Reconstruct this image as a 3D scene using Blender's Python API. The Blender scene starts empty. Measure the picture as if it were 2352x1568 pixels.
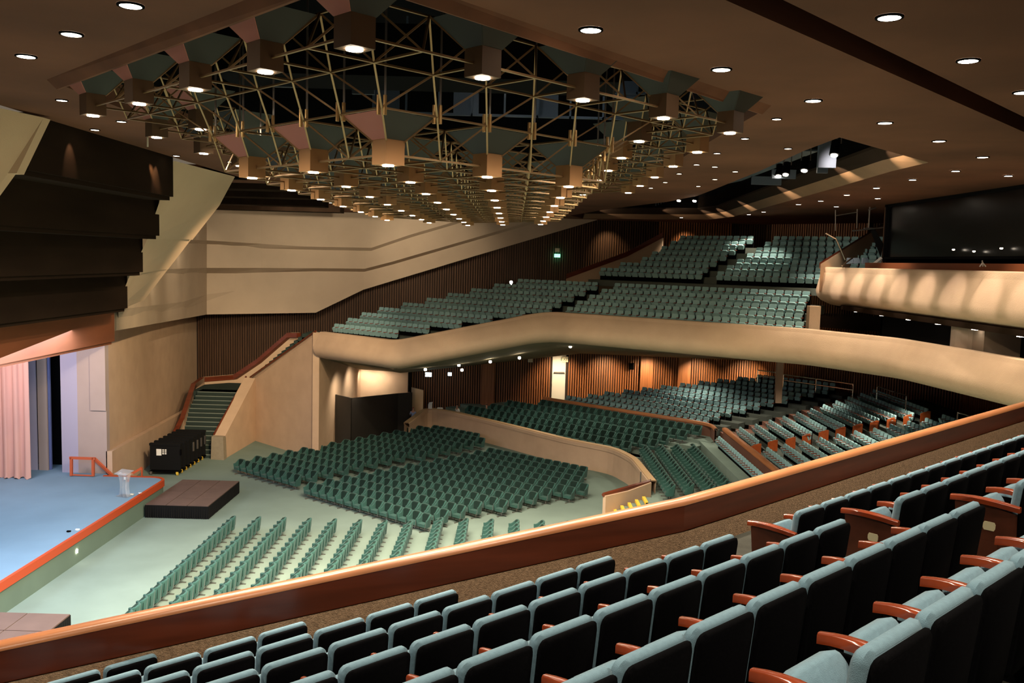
import bpy, math, random
from mathutils import Vector, Matrix
random.seed(7)
K = 1.2                      # layout units -> metres
PI = math.pi
# ------------------------------------------------------------------ camera, world, exposure
F, CX, CY = 2017.0, 1176.0, 784.0
PITCH, ROLL, CZ = math.radians(5.3), math.radians(1.57), 12.0
f0 = Vector((0, math.cos(PITCH), -math.sin(PITCH))); r0 = Vector((1, 0, 0)); u0 = r0.cross(f0)
RT = math.cos(ROLL)*r0 + math.sin(ROLL)*u0
UP = math.cos(ROLL)*u0 - math.sin(ROLL)*r0
sc = bpy.context.scene
C = sc.collection
cam = bpy.data.cameras.new('camera'); camo = bpy.data.objects.new('camera', cam); C.objects.link(camo)
m = Matrix.Identity(4)
for i in range(3):
    m[i][0] = RT[i]; m[i][1] = UP[i]; m[i][2] = -f0[i]
m[2][3] = CZ*K
camo.matrix_world = m
cam.sensor_width = 36.0; cam.lens = F/2352*36; cam.clip_end = 400; cam.clip_start = .05
sc.camera = camo
w = bpy.data.worlds.new('world'); sc.world = w; w.use_nodes = True
w.node_tree.nodes['Background'].inputs[0].default_value = (1.0, .80, .58, 1)
w.node_tree.nodes['Background'].inputs[1].default_value = .08
sc.view_settings.view_transform = 'Standard'; sc.view_settings.look = 'None'
sc.view_settings.gamma = 1; sc.view_settings.use_curve_mapping = False
sc.view_settings.exposure = 1.0
E_LAMP, E_DOWN, E_WASH = 850.0, 500.0, 380.0      # lamp powers

def ray(px, py): return f0 + RT*((px-CX)/F) + UP*((CY-py)/F)
def PZ(px, py, z):
    d = ray(px, py); t = (z-CZ)/d.z; return Vector((d.x*t, d.y*t, z))
def PY(px, py, y):
    d = ray(px, py); t = y/d.y; return Vector((d.x*t, y, CZ+d.z*t))
def PR(x, y, z):
    v = Vector((x, y, z-CZ)); k = v.dot(f0); return CX+F*v.dot(RT)/k, CY-F*v.dot(UP)/k

# ------------------------------------------------------------------ materials
MATS = {}
def mat(name, col, rough=.6, metal=0., noise=0., nscale=8., bump=0., bscale=60., emit=0., ecol=None, trans=0., spec=.5, wave=None, alpha=1., col2=None, sheen=0.):
    if name in MATS: return MATS[name]
    M = bpy.data.materials.new(name); M.use_nodes = True; nt = M.node_tree; b = nt.nodes['Principled BSDF']
    b.inputs['Base Color'].default_value = (*col, 1); b.inputs['Roughness'].default_value = rough; b.inputs['Metallic'].default_value = metal
    b.inputs['Specular IOR Level'].default_value = spec
    if sheen: b.inputs['Sheen Weight'].default_value = sheen
    if trans: b.inputs['Transmission Weight'].default_value = trans; b.inputs['IOR'].default_value = 1.2
    if alpha < 1: b.inputs['Alpha'].default_value = alpha
    if emit:
        b.inputs['Emission Color'].default_value = (*(ecol or col), 1); b.inputs['Emission Strength'].default_value = emit
    if noise or bump or wave:
        tc = nt.nodes.new('ShaderNodeTexCoord')
    if noise or wave:
        if wave:
            mp = nt.nodes.new('ShaderNodeMapping'); mp.inputs['Scale'].default_value = wave
            nt.links.new(tc.outputs['Object'], mp.inputs[0]); src = mp.outputs[0]
        else: src = tc.outputs['Object']
        n = nt.nodes.new('ShaderNodeTexNoise'); n.inputs['Scale'].default_value = nscale; n.inputs['Detail'].default_value = 5
        nt.links.new(src, n.inputs['Vector'])
        r = nt.nodes.new('ShaderNodeValToRGB'); r.color_ramp.elements[0].position = .3; r.color_ramp.elements[1].position = .7
        c2 = col2 or tuple(min(1, c*(1+noise)) for c in col)
        r.color_ramp.elements[0].color = (*[c*(1-noise) for c in col], 1); r.color_ramp.elements[1].color = (*c2, 1)
        nt.links.new(n.outputs['Fac'], r.inputs[0]); nt.links.new(r.outputs[0], b.inputs['Base Color'])
    if bump:
        n2 = nt.nodes.new('ShaderNodeTexNoise'); n2.inputs['Scale'].default_value = bscale; n2.inputs['Detail'].default_value = 3
        nt.links.new(tc.outputs['Object'], n2.inputs['Vector'])
        bp = nt.nodes.new('ShaderNodeBump'); bp.inputs['Strength'].default_value = bump; bp.inputs['Distance'].default_value = .02
        nt.links.new(n2.outputs['Fac'], bp.inputs['Height']); nt.links.new(bp.outputs[0], b.inputs['Normal'])
    MATS[name] = M; return M
m_carpet = mat('sage_carpet', (.175, .235, .20), .95, noise=.1, nscale=.35, bump=.3, bscale=90, spec=.1)
m_stage = mat('blue_stage_carpet', (.165, .265, .36), .95, noise=.06, nscale=.5, bump=.2, bscale=90, spec=.1)
m_beige = mat('beige_concrete', (.53, .375, .255), .9, noise=.06, nscale=.9, bump=.5, bscale=26, spec=.15)
m_beige2 = mat('beige_panel', (.45, .355, .265), .9, noise=.04, nscale=.6, bump=.2, bscale=30, spec=.15)
m_pink = mat('pale_panel', (.38, .30, .265), .85, noise=.04, nscale=.8, spec=.2)
m_ceil = mat('brown_ceiling', (.128, .051, .027), .85, noise=.28, nscale=1.0, wave=(.25, .25, 2), spec=.2)
m_dark = mat('dark_void', (.006, .006, .007), .9, spec=.05)
m_head = mat('dark_wood_header', (.020, .0115, .007), .9, noise=.2, nscale=1.5, wave=(1, .2, 1), spec=.04)
m_head2 = mat('red_wood_header', (.20, .06, .022), .55, noise=.15, nscale=1.5, wave=(1, .2, 1), spec=.3)
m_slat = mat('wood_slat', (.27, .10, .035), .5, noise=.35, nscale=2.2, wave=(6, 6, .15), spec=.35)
m_slatd = mat('dark_slat_gap', (.02, .009, .005), .8)
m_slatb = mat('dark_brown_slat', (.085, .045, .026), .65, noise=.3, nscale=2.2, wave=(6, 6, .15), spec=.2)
m_rail = mat('polished_red_wood', (.125, .027, .011), .28, noise=.3, nscale=1.6, wave=(.4, .4, 4), spec=.5)
m_railtop = mat('polished_rail_cap', (.38, .15, .06), .3, noise=.18, nscale=2, wave=(.4, .4, 4), spec=.5)
m_arm = mat('glossy_arm_wood', (.24, .04, .011), .22, noise=.2, nscale=5, spec=.6)
m_endw = mat('end_panel_wood', (.075, .02, .009), .4, noise=.3, nscale=4, spec=.4)
m_endo = mat('orange_end_panel', (.40, .085, .02), .4, noise=.15, nscale=4, spec=.4)
m_orange = mat('orange_painted_edge', (.42, .058, .013), .45, spec=.4)
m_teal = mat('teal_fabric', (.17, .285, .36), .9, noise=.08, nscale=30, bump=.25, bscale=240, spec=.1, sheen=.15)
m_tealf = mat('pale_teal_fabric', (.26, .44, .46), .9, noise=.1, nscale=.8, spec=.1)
m_shell = mat('black_seat_shell', (.0022, .0022, .0028), .9, noise=.3, nscale=90, spec=.04)
m_green = mat('green_tub_fabric', (.030, .084, .070), .85, noise=.1, nscale=20, spec=.1, sheen=.1)
m_greend = mat('dark_green_back_pad', (.014, .030, .024), .9, noise=.15, nscale=.9, spec=.1)
m_steel = mat('dull_steel', (.35, .32, .30), .35, metal=.9)
m_chrome = mat('chrome', (.8, .75, .7), .15, metal=1)
m_brass = mat('brass_tube', (.62, .40, .17), .32, metal=.85)
m_strut = mat('bronze_strut', (.26, .155, .07), .4, metal=.55)
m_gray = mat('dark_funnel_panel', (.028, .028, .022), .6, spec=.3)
m_redlit = mat('red_lit_funnel_panel', (.40, .15, .11), .6, spec=.3)  # reddish light from the stage side, put into the panel colour
m_box = mat('tan_lamp_housing', (.11, .06, .03), .6, spec=.3)
m_boxl = mat('copper_lamp_housing', (.31, .16, .065), .5, spec=.3)
m_lens = mat('lit_lamp_lens', (1, .9, .75), .5, emit=26, ecol=(1, .86, .66))
m_lensd = mat('dim_lamp_lens', (1, .9, .75), .5, emit=6, ecol=(1, .86, .68))
m_black = mat('black_cloth', (.008, .008, .008), .9, spec=.1)
m_part = mat('charcoal_partition', (.022, .018, .014), .6, noise=.1, nscale=3)
m_white = mat('white_paint', (.72, .72, .68), .5)
m_ltblue = mat('light_blue_shirt', (.28, .35, .55), .9)
m_skin = mat('skin', (.42, .22, .14), .6)
m_red = mat('red_cap', (.35, .04, .03), .8)
m_deck = mat('brown_deck_panel', (.11, .07, .055), .75, noise=.1, nscale=1.2)
m_yel = mat('yellow_paint', (.75, .50, .05), .5)
m_curt = mat('pink_curtain', (.62, .36, .30), .9, spec=.1)
m_lav = mat('lavender_panel', (.36, .34, .44), .85)
m_glass = mat('black_glass', (.004, .004, .005), .25, spec=.25)
m_acryl = mat('clear_acrylic', (.9, .93, .95), .08, trans=.75, alpha=.45)
m_exitg = mat('lit_green_sign', (.1, .9, .5), .5, emit=3, ecol=(.15, 1, .55))
m_exitw = mat('lit_white_sign', (.8, .95, 1), .5, emit=2.5, ecol=(.75, .95, 1))
m_cream = mat('cream_plastic', (.68, .62, .48), .5)
m_catw = mat('blue_grey_metal', (.055, .075, .10), .5, metal=.3)
m_paleb = mat('pale_blue_board', (.08, .10, .14), .6)
m_plaq = mat('pale_number_plaque', (.62, .58, .38), .5)
m_edge = mat('dark_stage_front', (.12, .17, .13), .95, noise=.06, nscale=.6, spec=.1)
m_paper = mat('white_paper', (.8, .78, .72), .7)

# ------------------------------------------------------------------ mesh helper
class MB:
    def __init__(s): s.v = []; s.f = []; s.mi = []; s.cur = 0
    def add(s, vs, fs):
        o = len(s.v); s.v += [tuple(v) for v in vs]; s.f += [tuple(i+o for i in f) for f in fs]; s.mi += [s.cur]*len(fs)
    def box(s, x0, y0, z0, x1, y1, z1):
        s.add([(x0,y0,z0),(x1,y0,z0),(x1,y1,z0),(x0,y1,z0),(x0,y0,z1),(x1,y0,z1),(x1,y1,z1),(x0,y1,z1)],
              [(3,2,1,0),(4,5,6,7),(0,1,5,4),(1,2,6,5),(2,3,7,6),(3,0,4,7)])
    def obox(s, c, ux, uy, uz):      # centre + half vectors
        c = Vector(c); ux = Vector(ux); uy = Vector(uy); uz = Vector(uz)
        P = [c+a*ux+b*uy+d*uz for d in (-1, 1) for a, b in ((-1,-1),(1,-1),(1,1),(-1,1))]
        s.add(P, [(3,2,1,0),(4,5,6,7),(0,1,5,4),(1,2,6,5),(2,3,7,6),(3,0,4,7)])
    def prism(s, poly, d):           # 3-D polygon extruded by vector d
        n = len(poly); P = [Vector(p) for p in poly]; d = Vector(d)
        s.add(P+[p+d for p in P], [tuple(range(n))[::-1], tuple(range(n, 2*n))]+[(i, (i+1) % n, (i+1) % n+n, i+n) for i in range(n)])
    def tube(s, a, b, r, n=6, r2=None):
        a = Vector(a); b = Vector(b); d = (b-a)
        if d.length < 1e-6: return
        d.normalize(); x = d.orthogonal().normalized(); y = d.cross(x); r2 = r if r2 is None else r2
        vs = [a+(x*math.cos(2*PI*i/n)+y*math.sin(2*PI*i/n))*r for i in range(n)]+[b+(x*math.cos(2*PI*i/n)+y*math.sin(2*PI*i/n))*r2 for i in range(n)]
        s.add(vs, [(i, (i+1) % n, (i+1) % n+n, i+n) for i in range(n)]+[tuple(range(n))[::-1], tuple(range(n, 2*n))])
    def grid(s, rows, close=False):
        nr = len(rows); nc = len(rows[0]); vs = [p for r in rows for p in r]; fs = []
        for i in range(nr-1):
            for j in range(nc if close else nc-1):
                fs.append((i*nc+j, i*nc+(j+1) % nc, (i+1)*nc+(j+1) % nc, (i+1)*nc+j))
        s.add(vs, fs)
    def mesh(s, name, mats, k=1., smooth=False):
        me = bpy.data.meshes.new(name); me.from_pydata([(x*k, y*k, z*k) for x, y, z in s.v], [], s.f)
        for mm in (mats if isinstance(mats, (list, tuple)) else [mats]): me.materials.append(mm)
        if isinstance(mats, (list, tuple)): me.polygons.foreach_set('material_index', s.mi)
        if smooth: me.polygons.foreach_set('use_smooth', [True]*len(me.polygons))
        me.update(); return me
def put(name, me, parent=None, loc=None, rz=0.):
    o = bpy.data.objects.new(name, me); C.objects.link(o)
    if parent: o.parent = parent
    if loc is not None: o.location = loc
    if rz: o.rotation_euler = (0, 0, rz)
    return o
def tag(o, label=None, cat=None, group=None, kind=None):
    if label: o['label'] = label
    if cat: o['category'] = cat
    if group: o['group'] = group
    if kind: o['kind'] = kind
    return o
def build(name, mb, m, parent=None, k=K, smooth=False, bev=0., fix=False):
    me = mb.mesh(name, m, k, smooth)
    if fix:
        import bmesh
        b = bmesh.new(); b.from_mesh(me); bmesh.ops.recalc_face_normals(b, faces=b.faces); b.to_mesh(me); b.free()
    o = put(name, me, parent)
    if bev:
        md = o.modifiers.new('bevel', 'BEVEL'); md.width = bev; md.segments = 2; md.limit_method = 'ANGLE'
    return o
def struct(name, mb, m, **kw):
    return tag(build(name, mb, m, **kw), kind='structure')
def empty(name, loc, rz=0.):
    o = bpy.data.objects.new(name, None); C.objects.link(o); o.location = loc; o.rotation_euler = (0, 0, rz); o.empty_display_size = .2; return o
def L(p): return (p[0]*K, p[1]*K, p[2]*K)
def spot(p, tgt, e, deg=70, blend=.7, col=(1, .84, .65), r=.08):
    l = bpy.data.lights.new('spot', 'SPOT'); l.energy = e; l.spot_size = math.radians(deg); l.spot_blend = blend; l.color = col; l.shadow_soft_size = r
    o = bpy.data.objects.new('spot_light', l); C.objects.link(o); o.location = L(p)
    d = (Vector(tgt)-Vector(p)); o.rotation_euler = d.to_track_quat('-Z', 'Y').to_euler(); return o
def area(p, tgt, e, sx, sy, col=(1, .82, .6)):
    l = bpy.data.lights.new('area', 'AREA'); l.shape = 'RECTANGLE'; l.size = sx; l.size_y = sy; l.energy = e; l.color = col
    o = bpy.data.objects.new('area_light', l); C.objects.link(o); o.location = L(p)
    d = (Vector(tgt)-Vector(p)); o.rotation_euler = d.to_track_quat('-Z', 'Y').to_euler(); return o
ONES = ['', 'first', 'second', 'third', 'fourth', 'fifth', 'sixth', 'seventh', 'eighth', 'ninth', 'tenth', 'eleventh', 'twelfth', 'thirteenth', 'fourteenth', 'fifteenth', 'sixteenth', 'seventeenth', 'eighteenth', 'nineteenth']
TENS = ['', '', 'twenty', 'thirty', 'forty', 'fifty']
def ordw(n):
    if n < 20: return ONES[n]
    t, o = divmod(n, 10)
    return TENS[t]+'-'+ONES[o] if o else {20: 'twentieth', 30: 'thirtieth', 40: 'fortieth', 50: 'fiftieth'}[n]
# ------------------------------------------------------------------ shell: floor, ceiling, walls
from mathutils.geometry import tessellate_polygon
b = MB(); b.box(-30, -8, -.3, 40, 66, 0); struct('floor', b, m_carpet)
def flat(mb, outer, holes, z, th):      # horizontal slab with holes
    loops = [[Vector((x, y, 0)) for x, y in l] for l in [outer]+holes]
    pts = [p for l in loops for p in l]; tri = tessellate_polygon(loops); n = len(pts)
    vs = [(p.x, p.y, z) for p in pts]+[(p.x, p.y, z+th) for p in pts]; fs = []
    for t in tri: fs.append(tuple(t)); fs.append(tuple(i+n for i in t[::-1]))
    o = 0
    for l in loops:
        for i in range(len(l)): a, c = o+i, o+(i+1) % len(l); fs.append((a, c, c+n, a+n))
        o += len(l)
    mb.add(vs, fs)
OPEN = [(-1.83, 9.48), (4.6, 16.9), (4.6, 31.5), (-1.9, 37.8), (-8.4, 31.5), (-8.4, 16.3)]
OUTER = [(-1.83, 9.3), (4.72, 16.75), (4.6, 31.5), (-1.9, 37.8), (-8.4, 31.5), (-8.5, 16.15)]
SN = [(7.38, 20.5), (7.38, 22.9), (7.67, 28.4), (7.84, 35.3), (7.9, 38.8), (7.3, 43), (5.2, 50), (3.6, 58)]
SF = [(4.8, 59.2), (8.9, 57.6), (11.6, 56.6), (12.2, 54.0), (11.7, 46.4), (10.9, 33.6), (10.5, 26.4), (10.75, 23.9)]
SLOT = SN+SF
D45 = (.695, .719); N45 = (.719, -.695)
P0 = (2.31-5*D45[0], 10.28-5*D45[1]); LN = 22
BAND = [P0, (P0[0]+LN*D45[0], P0[1]+LN*D45[1]), (P0[0]+LN*D45[0]+.5*N45[0], P0[1]+LN*D45[1]+.5*N45[1]), (P0[0]+.5*N45[0], P0[1]+.5*N45[1])]
def expand(poly, d):
    cx = sum(p[0] for p in poly)/len(poly); cy = sum(p[1] for p in poly)/len(poly)
    return [(p[0]+(p[0]-cx)*d, p[1]+(p[1]-cy)*d) for p in poly]
# the strip behind the lighting slot slopes up, so the ceiling hole is wider there
SFO = [(4.7, 61.6), (9.5, 60.1), (12.8, 58.2), (13.3, 54.2), (12.75, 46.3), (11.9, 33.4), (11.4, 27.1), (11.4, 24.7)]
b = MB(); flat(b, [(-11.1, -6), (38, -6), (38, 66), (-24, 66), (-24, 36), (-11.1, 36)], [OUTER, SN+SFO, BAND], 15.0, .5)
struct('ceiling', b, m_ceil, fix=True)
b = MB()
for i in range(len(SF)-1):
    a, c = SFO[i], SFO[i+1]; d, e = SF[i+1], SF[i]
    q1 = (e[0]+(a[0]-e[0])*.5, e[1]+(a[1]-e[1])*.5, 15.275); q2 = (d[0]+(c[0]-d[0])*.5, d[1]+(c[1]-d[1])*.5, 15.275)
    b.cur = 0; b.prism([(a[0], a[1], 15.0), (c[0], c[1], 15.0), q2, q1], (0, 0, .12))
    b.cur = 1; b.prism([q1, q2, (d[0], d[1], 15.55), (e[0], e[1], 15.55)], (-.03, -.03, .08))
    b.prism([(d[0], d[1], 15.55), (e[0], e[1], 15.55), (e[0], e[1], 16.3), (d[0], d[1], 16.3)], (.08, .08, 0))
struct('trim_1', b, [mat('tan_slot_edge', (.22, .125, .07), .85, noise=.08, nscale=1), mat('black_brown_slot_lip', (.02, .011, .007), .8, spec=.1)], fix=True)
b = MB()
RI = [(-8.4, 16.3), (-1.83, 9.48), (4.6, 16.9)]; RO = [(-8.5, 16.15), (-1.83, 9.3), (4.72, 16.75)]
b.grid([[(x, y, 15.0) for x, y in RO], [(x, y, 14.86) for x, y in RI], [(x, y+.12, 14.88) for x, y in RI], [(x, y+.12, 15.6) for x, y in RI]])
struct('trim_38', b, mat('reddish_soffit_rim', (.135, .052, .026), .8, noise=.2, nscale=1.0, spec=.2))
# black voids above the openings
b = MB(); b.box(-12, 6, 19.5, 16, 64, 19.8)
for p, q in zip(OPEN, OPEN[1:]+OPEN[:1]):
    b.prism([(p[0], p[1], 15.5), (q[0], q[1], 15.5), (q[0], q[1], 19.5), (p[0], p[1], 19.5)], ((p[0]+1.9)*.05, (p[1]-24)*.03, 0))
for p, q in zip(SLOT, SLOT[1:]+SLOT[:1]):
    b.prism([(p[0], p[1], 15.56), (q[0], q[1], 15.56), (q[0], q[1], 18.5), (p[0], p[1], 18.5)], ((p[0]-9)*.06, (p[1]-42)*.01, 0))
p = BAND; b.prism([(x, y, 15.55) for x, y in p], (0, 0, .1))
for i in (0, 2): b.prism([(p[i][0], p[i][1], 15.5), (p[i+1][0], p[i+1][1], 15.5), (p[i+1][0], p[i+1][1], 15.62), (p[i][0], p[i][1], 15.62)], (0, 0, .01))
struct('ceiling_void', b, m_dark)
# far wooden wall (fluted) and its continuation to the right
def slats(mb, p, q, zb, zt, pitch=.17, dep=.12, frac=.55):
    p = Vector(p).to_3d(); q = Vector(q).to_3d(); d = (q-p); n = int(d.length/pitch); d.normalize(); nn = Vector((d.y, -d.x, 0))
    L_ = (q-p).length
    for i in range(n):
        f = (i+.5)/n; c = p+d*(L_*f)
        z0 = zb(f) if callable(zb) else zb; z1 = zt(f) if callable(zt) else zt
        mb.obox(c+nn*(dep/2)+Vector((0, 0, (z0+z1)/2)), d*(pitch*frac/2), nn*(dep/2), (0, 0, (z1-z0)/2))
def wallseg(mb, p, q, z0, z1, th=.3):
    p = Vector(p).to_3d(); q = Vector(q).to_3d(); d = (q-p).normalized(); nn = Vector((-d.y, d.x, 0))*th
    mb.prism([(p.x, p.y, z0), (q.x, q.y, z0), (q.x, q.y, z1), (p.x, p.y, z1)], nn)
WP = [(-22.8, 63.2), (18, 63.2), (27.5, 53), (27.5, 8)]
b = MB(); wallseg(b, WP[0], (2.95, 63.2), 0, 15.4); wallseg(b, (3.98, 63.2), WP[1], 0, 15.4); wallseg(b, (2.9, 63.2), (4.0, 63.2), 5.9, 15.4); wallseg(b, (2.9, 63.9), (4.0, 63.9), 2.0, 6.1)
wallseg(b, WP[1], WP[2], 0, 15.4); wallseg(b, WP[2], WP[3], 0, 15.4)
struct('wall_far', b, m_slatd)
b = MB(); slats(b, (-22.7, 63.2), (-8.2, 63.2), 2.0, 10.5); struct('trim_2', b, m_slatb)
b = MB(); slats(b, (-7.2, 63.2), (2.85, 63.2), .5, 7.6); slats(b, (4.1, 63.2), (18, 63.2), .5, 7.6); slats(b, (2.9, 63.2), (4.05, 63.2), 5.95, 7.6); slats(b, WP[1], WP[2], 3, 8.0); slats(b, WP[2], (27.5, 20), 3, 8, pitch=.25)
for x in (-2.1, 9.3, 12.0): b.box(x, 62.7, 1, x+.9, 63.2, 7.6)
struct('trim_3', b, m_slat)
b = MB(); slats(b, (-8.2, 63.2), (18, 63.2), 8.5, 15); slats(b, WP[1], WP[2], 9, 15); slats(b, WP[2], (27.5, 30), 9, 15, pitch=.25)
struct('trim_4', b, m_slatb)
b = MB(); slats(b, (10.2, 63.0), (15.4, 63.0), 12.5, 15, dep=.16); slats(b, (18.2, 62.6), (23, 57.5), 12.5, 15, dep=.2); struct('trim_5', b, m_slat)
# door
b = MB(); b.box(2.98, 63.3, 1.9, 3.95, 63.36, 5.9); dd = struct('door_1', b, m_white)
b = MB(); b.box(3.1, 63.1, 3.95, 3.86, 63.2, 4.02); build('door_handle', b, m_steel, parent=dd)
b = MB(); b.box(2.93, 63.05, 5.68, 4.0, 63.3, 5.9); build('door_header', b, m_paleb, parent=dd)
# walls on the stage side
b = MB(); wallseg(b, (-19.55, 42.3), (-22.8, 63.2), 0, 9.4, .3); struct('wall_left', b, m_beige)
b = MB()
b.prism([(-19.3, 42.0, 0), (-21.5, 58.5, 0), (-21.5, 58.5, 1.5), (-19.3, 42.0, 2.2)], (-.3, 0, 0)); struct('baseboard_left', b, m_beige)
b = MB(); b.box(-20.95, 42.0, 0, -19.55, 42.3, 9.4); b.box(-20.3, 41.93, 4.2, -19.55, 42.0, 9.4); struct('wall_stage_side', b, m_pink)
b = MB(); b.box(-21.75, 42.0, 0, -20.95, 42.25, 9.4); struct('wall_stage_wing', b, m_lav)
b = MB(); b.box(-40, 43.6, 0, -21.6, 43.8, 12); struct('wall_stage_back', b, m_dark)
# stage header: five stepped bands of dark wood, each with a recessed lip
HB = [(-11.2, 15.0, 13.75, 20.4, 29.0), (-12.35, 13.75, 12.5, 6, 30.7), (-13.4, 12.5, 11.2, 6, 31.8), (-14.5, 11.2, 9.8, 6, 33.0), (-15.6, 9.8, 8.4, 6, 34.3)]
for i, (X, zt, zb, y0, y1) in enumerate(HB):
    b = MB()
    b.prism([(X, y0, zb), (X, y1, zb), (X, y1, zt+.05), (X, y0, zt+.05)], (-1.3, 0, 0))
    b.box(X-.9, y0, zb-.12, X-.1, y1-.05, zb)
    struct('trim_%d' % (6+i), b, m_head2 if i == 4 else m_head)
b = MB(); b.box(-40, 34.3, 8.2, -16.6, 34.6, 15); b.box(-40, 4, 8.3, -17.0, 34.4, 8.6)
struct('wall_proscenium', b, m_head)
# beige acoustic panels
m_beigew = mat('warm_beige_panel', (.55, .38, .25), .9, noise=.04, nscale=.6, bump=.2, bscale=30, spec=.15)
def pan(name, pts, th, m=m_beigew, d=None):
    b = MB(); b.prism([PY(*p) for p in pts], d or (0, th, 0)); struct(name, b, m, fix=True)
pan('trim_11', [(-60, 235, 18.6), (100, 270, 20.4), (38, 398, 20.0), (18, 398, 19.9), (-20, 450, 19.6), (-60, 460, 19.2)], .3)
pan('trim_12', [(399, 369, 29.0), (534, 404, 34.6), (498, 471, 35.2), (436, 550, 35.5), (338, 545, 31)], .3)
pan('trim_13', [(345, 535, 31.2), (440, 540, 35.8), (380, 618, 36), (300, 630, 32.2)], .3)
pan('trim_14', [(305, 615, 32.4), (384, 612, 36.2), (324, 690, 36.4), (266, 712, 33.4)], .3)
def yp(px, off=0.):
    T_ = [(200, 30), (260, 36), (370, 48.5), (475, 60.8), (725, 62.1), (835, 62.5), (1500, 62.5)]
    for (a, c), (d, e) in zip(T_, T_[1:]):
        if a <= px <= d: return c+(e-c)*(px-a)/(d-a)-off
def lerp(T_, x):
    if x <= T_[0][0]: return T_[0][1]
    for (a, c), (d, e) in zip(T_, T_[1:]):
        if a <= x <= d: return c+(e-c)*(x-a)/(d-a)
    return T_[-1][1]
def strip(name, xs, bot_, top_, off, th=.25, m=None, under=None):
    def oy(x): return (off(x) if callable(off) else off)*(1+2.6*max(0, min(1, (600-x)/300)))
    b = MB(); fr = [[PY(x, lerp(bot_, x), yp(x, oy(x))) for x in xs], [PY(x, lerp(top_, x), yp(x, oy(x))) for x in xs]]
    bk = [[p+Vector((-.05, th, 0)) for p in r] for r in fr]
    b.grid(fr); b.grid(bk[::-1]); b.grid([fr[1], bk[1]])
    if under is None: b.grid([bk[0], fr[0]])
    else:       # sloping underside running back to the layer below
        b.grid([[PY(x, lerp(bot_, x)+lerp([(300, 19), (475, 15), (700, 7), (1400, 6)], x), yp(x, under)) for x in xs], fr[0]])
    struct(name, b, m or m_beige2)
B3 = [(300, 630), (320, 620), (460, 615), (650, 615), (838, 617), (900, 601), (1180, 520), (1235, 504)]
B2_ = [(337, 542), (420, 550), (478, 552), (700, 566), (853, 569), (945, 538), (1065, 503)]
B4 = [(270, 714), (300, 708), (420, 693), (500, 668)]
LB = [(263, 760), (475, 722), (725, 718), (835, 665), (1100, 585), (1375, 504)]
strip('trim_15', [263, 300, 370, 430, 475, 530, 600, 725, 780, 835, 900, 1000, 1100, 1235, 1372], LB, [(x, y-14) for x, y in B3], 0)
strip('trim_16', [272, 300, 330, 370, 420, 475, 540], B4, [(x, y-14) for x, y in B3], lambda x: .34*(540-x)/268, under=0)
strip('trim_17', [302, 330, 370, 430, 475, 530, 600, 725, 780, 838, 900, 1000, 1100, 1180, 1232], B3, [(x, y-14) for x, y in B2_], .5, under=0)
strip('trim_18', [338, 370, 420, 475, 530, 600, 700, 780, 853, 900, 945, 1000, 1062], B2_, [(338, 430), (420, 440), (478, 466), (720, 486), (835, 488), (945, 496), (1062, 503)], .85, under=.5)
# stepped louvre beams beyond the ceiling edge
for i, (y, z) in enumerate([(38.5, 14.75), (43, 14.7), (48, 14.6), (54, 14.6)]):
    b = MB(); b.box(-22, y, z, -9.8-.3*i, y+1.3, 15.05); struct('trim_%d' % (19+i), b, m_head)
b = MB(); b.box(-24, 36, 14.95, -11, 36.3, 15.4); struct('trim_23', b, m_dark)

# ------------------------------------------------------------------ stage
pts = [(-40, 4), (-16.4, 4)]+[(-17.1+.7*math.cos(a), 40.8+.7*math.sin(a)) for a in [i*PI/12 for i in range(7)]]+[(-19.5, 41.5), (-19.5, 41.98), (-20.95, 41.98), (-21.6, 43.5), (-40, 43.5)]
b = MB(); b.prism([(x, y, 0) for x, y in pts], (0, 0, 1.06)); st = struct('floor_stage', b, m_edge)
b = MB(); b.prism([(x, y, 1.02) for x, y in expand(pts, -.001)], (0, 0, .08)); build('stage_top', b, m_stage, parent=st)
b = MB()
for (x0, y0), (x1, y1) in zip(pts[1:-5], pts[2:-4]):
    d = Vector((x1-x0, y1-y0, 0)).normalized(); n = Vector((d.y, -d.x, 0))
    b.prism([Vector((x0, y0, .84))+n*.06, Vector((x1, y1, .84))+n*.06, Vector((x1, y1, .84))-n*.07, Vector((x0, y0, .84))-n*.07], (0, 0, .3))
build('stage_edge', b, m_orange, parent=st)
# wing curtains and flats
def pleat(name, x0, x1, y, z0, z1, m, label, cat, amp=.13, n=60, freq=9):
    b = MB(); rows = []
    for z, s in ((z0, 1.35), (z0+.9, 1.1), ((z0+z1)/2, .9), (z1, .8)):
        rows.append([(x0+(x1-x0)*i/n+.05*math.sin(i*1.7), y+amp*s*math.sin(i*freq*2*PI/n)+.05*math.sin(i*.9), z+(.05*math.sin(i*2.1) if z == z0 else 0)) for i in range(n+1)])
    b.grid(rows); b.grid([[(p[0], p[1]+.03, p[2]) for p in r][::-1] for r in rows])
    return tag(build(name, b, m, smooth=True), label, cat)
pleat('stage_curtain', -27.0, -22.55, 40.6, 1.14, 9.6, m_curt, 'pink pleated curtain hanging over the blue stage', 'curtain')
def flatp(x0, x1, y, m, label, th=.1, ch=None):
    p0 = PY(x0, 960, y); p1 = PY(x1, 960, y); b = MB(); b.box(p0.x, y, 1.1, p1.x, y+th, 9.6)
    return tag(build('stage_flat', b, m), label, 'stage flat', 'wing flats beside the pink curtain')
flatp(31, 44, 42.4, mat('blue_grey_cloth', (.13, .17, .26), .9), 'narrow blue-grey wing flat next to the pink curtain')
flatp(43, 66, 42.6, m_black, 'broad black wing flat between blue-grey and lavender ones')
flatp(64, 83, 42.3, m_lav, 'narrow pale lavender wing flat beside the broad black one')
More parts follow.
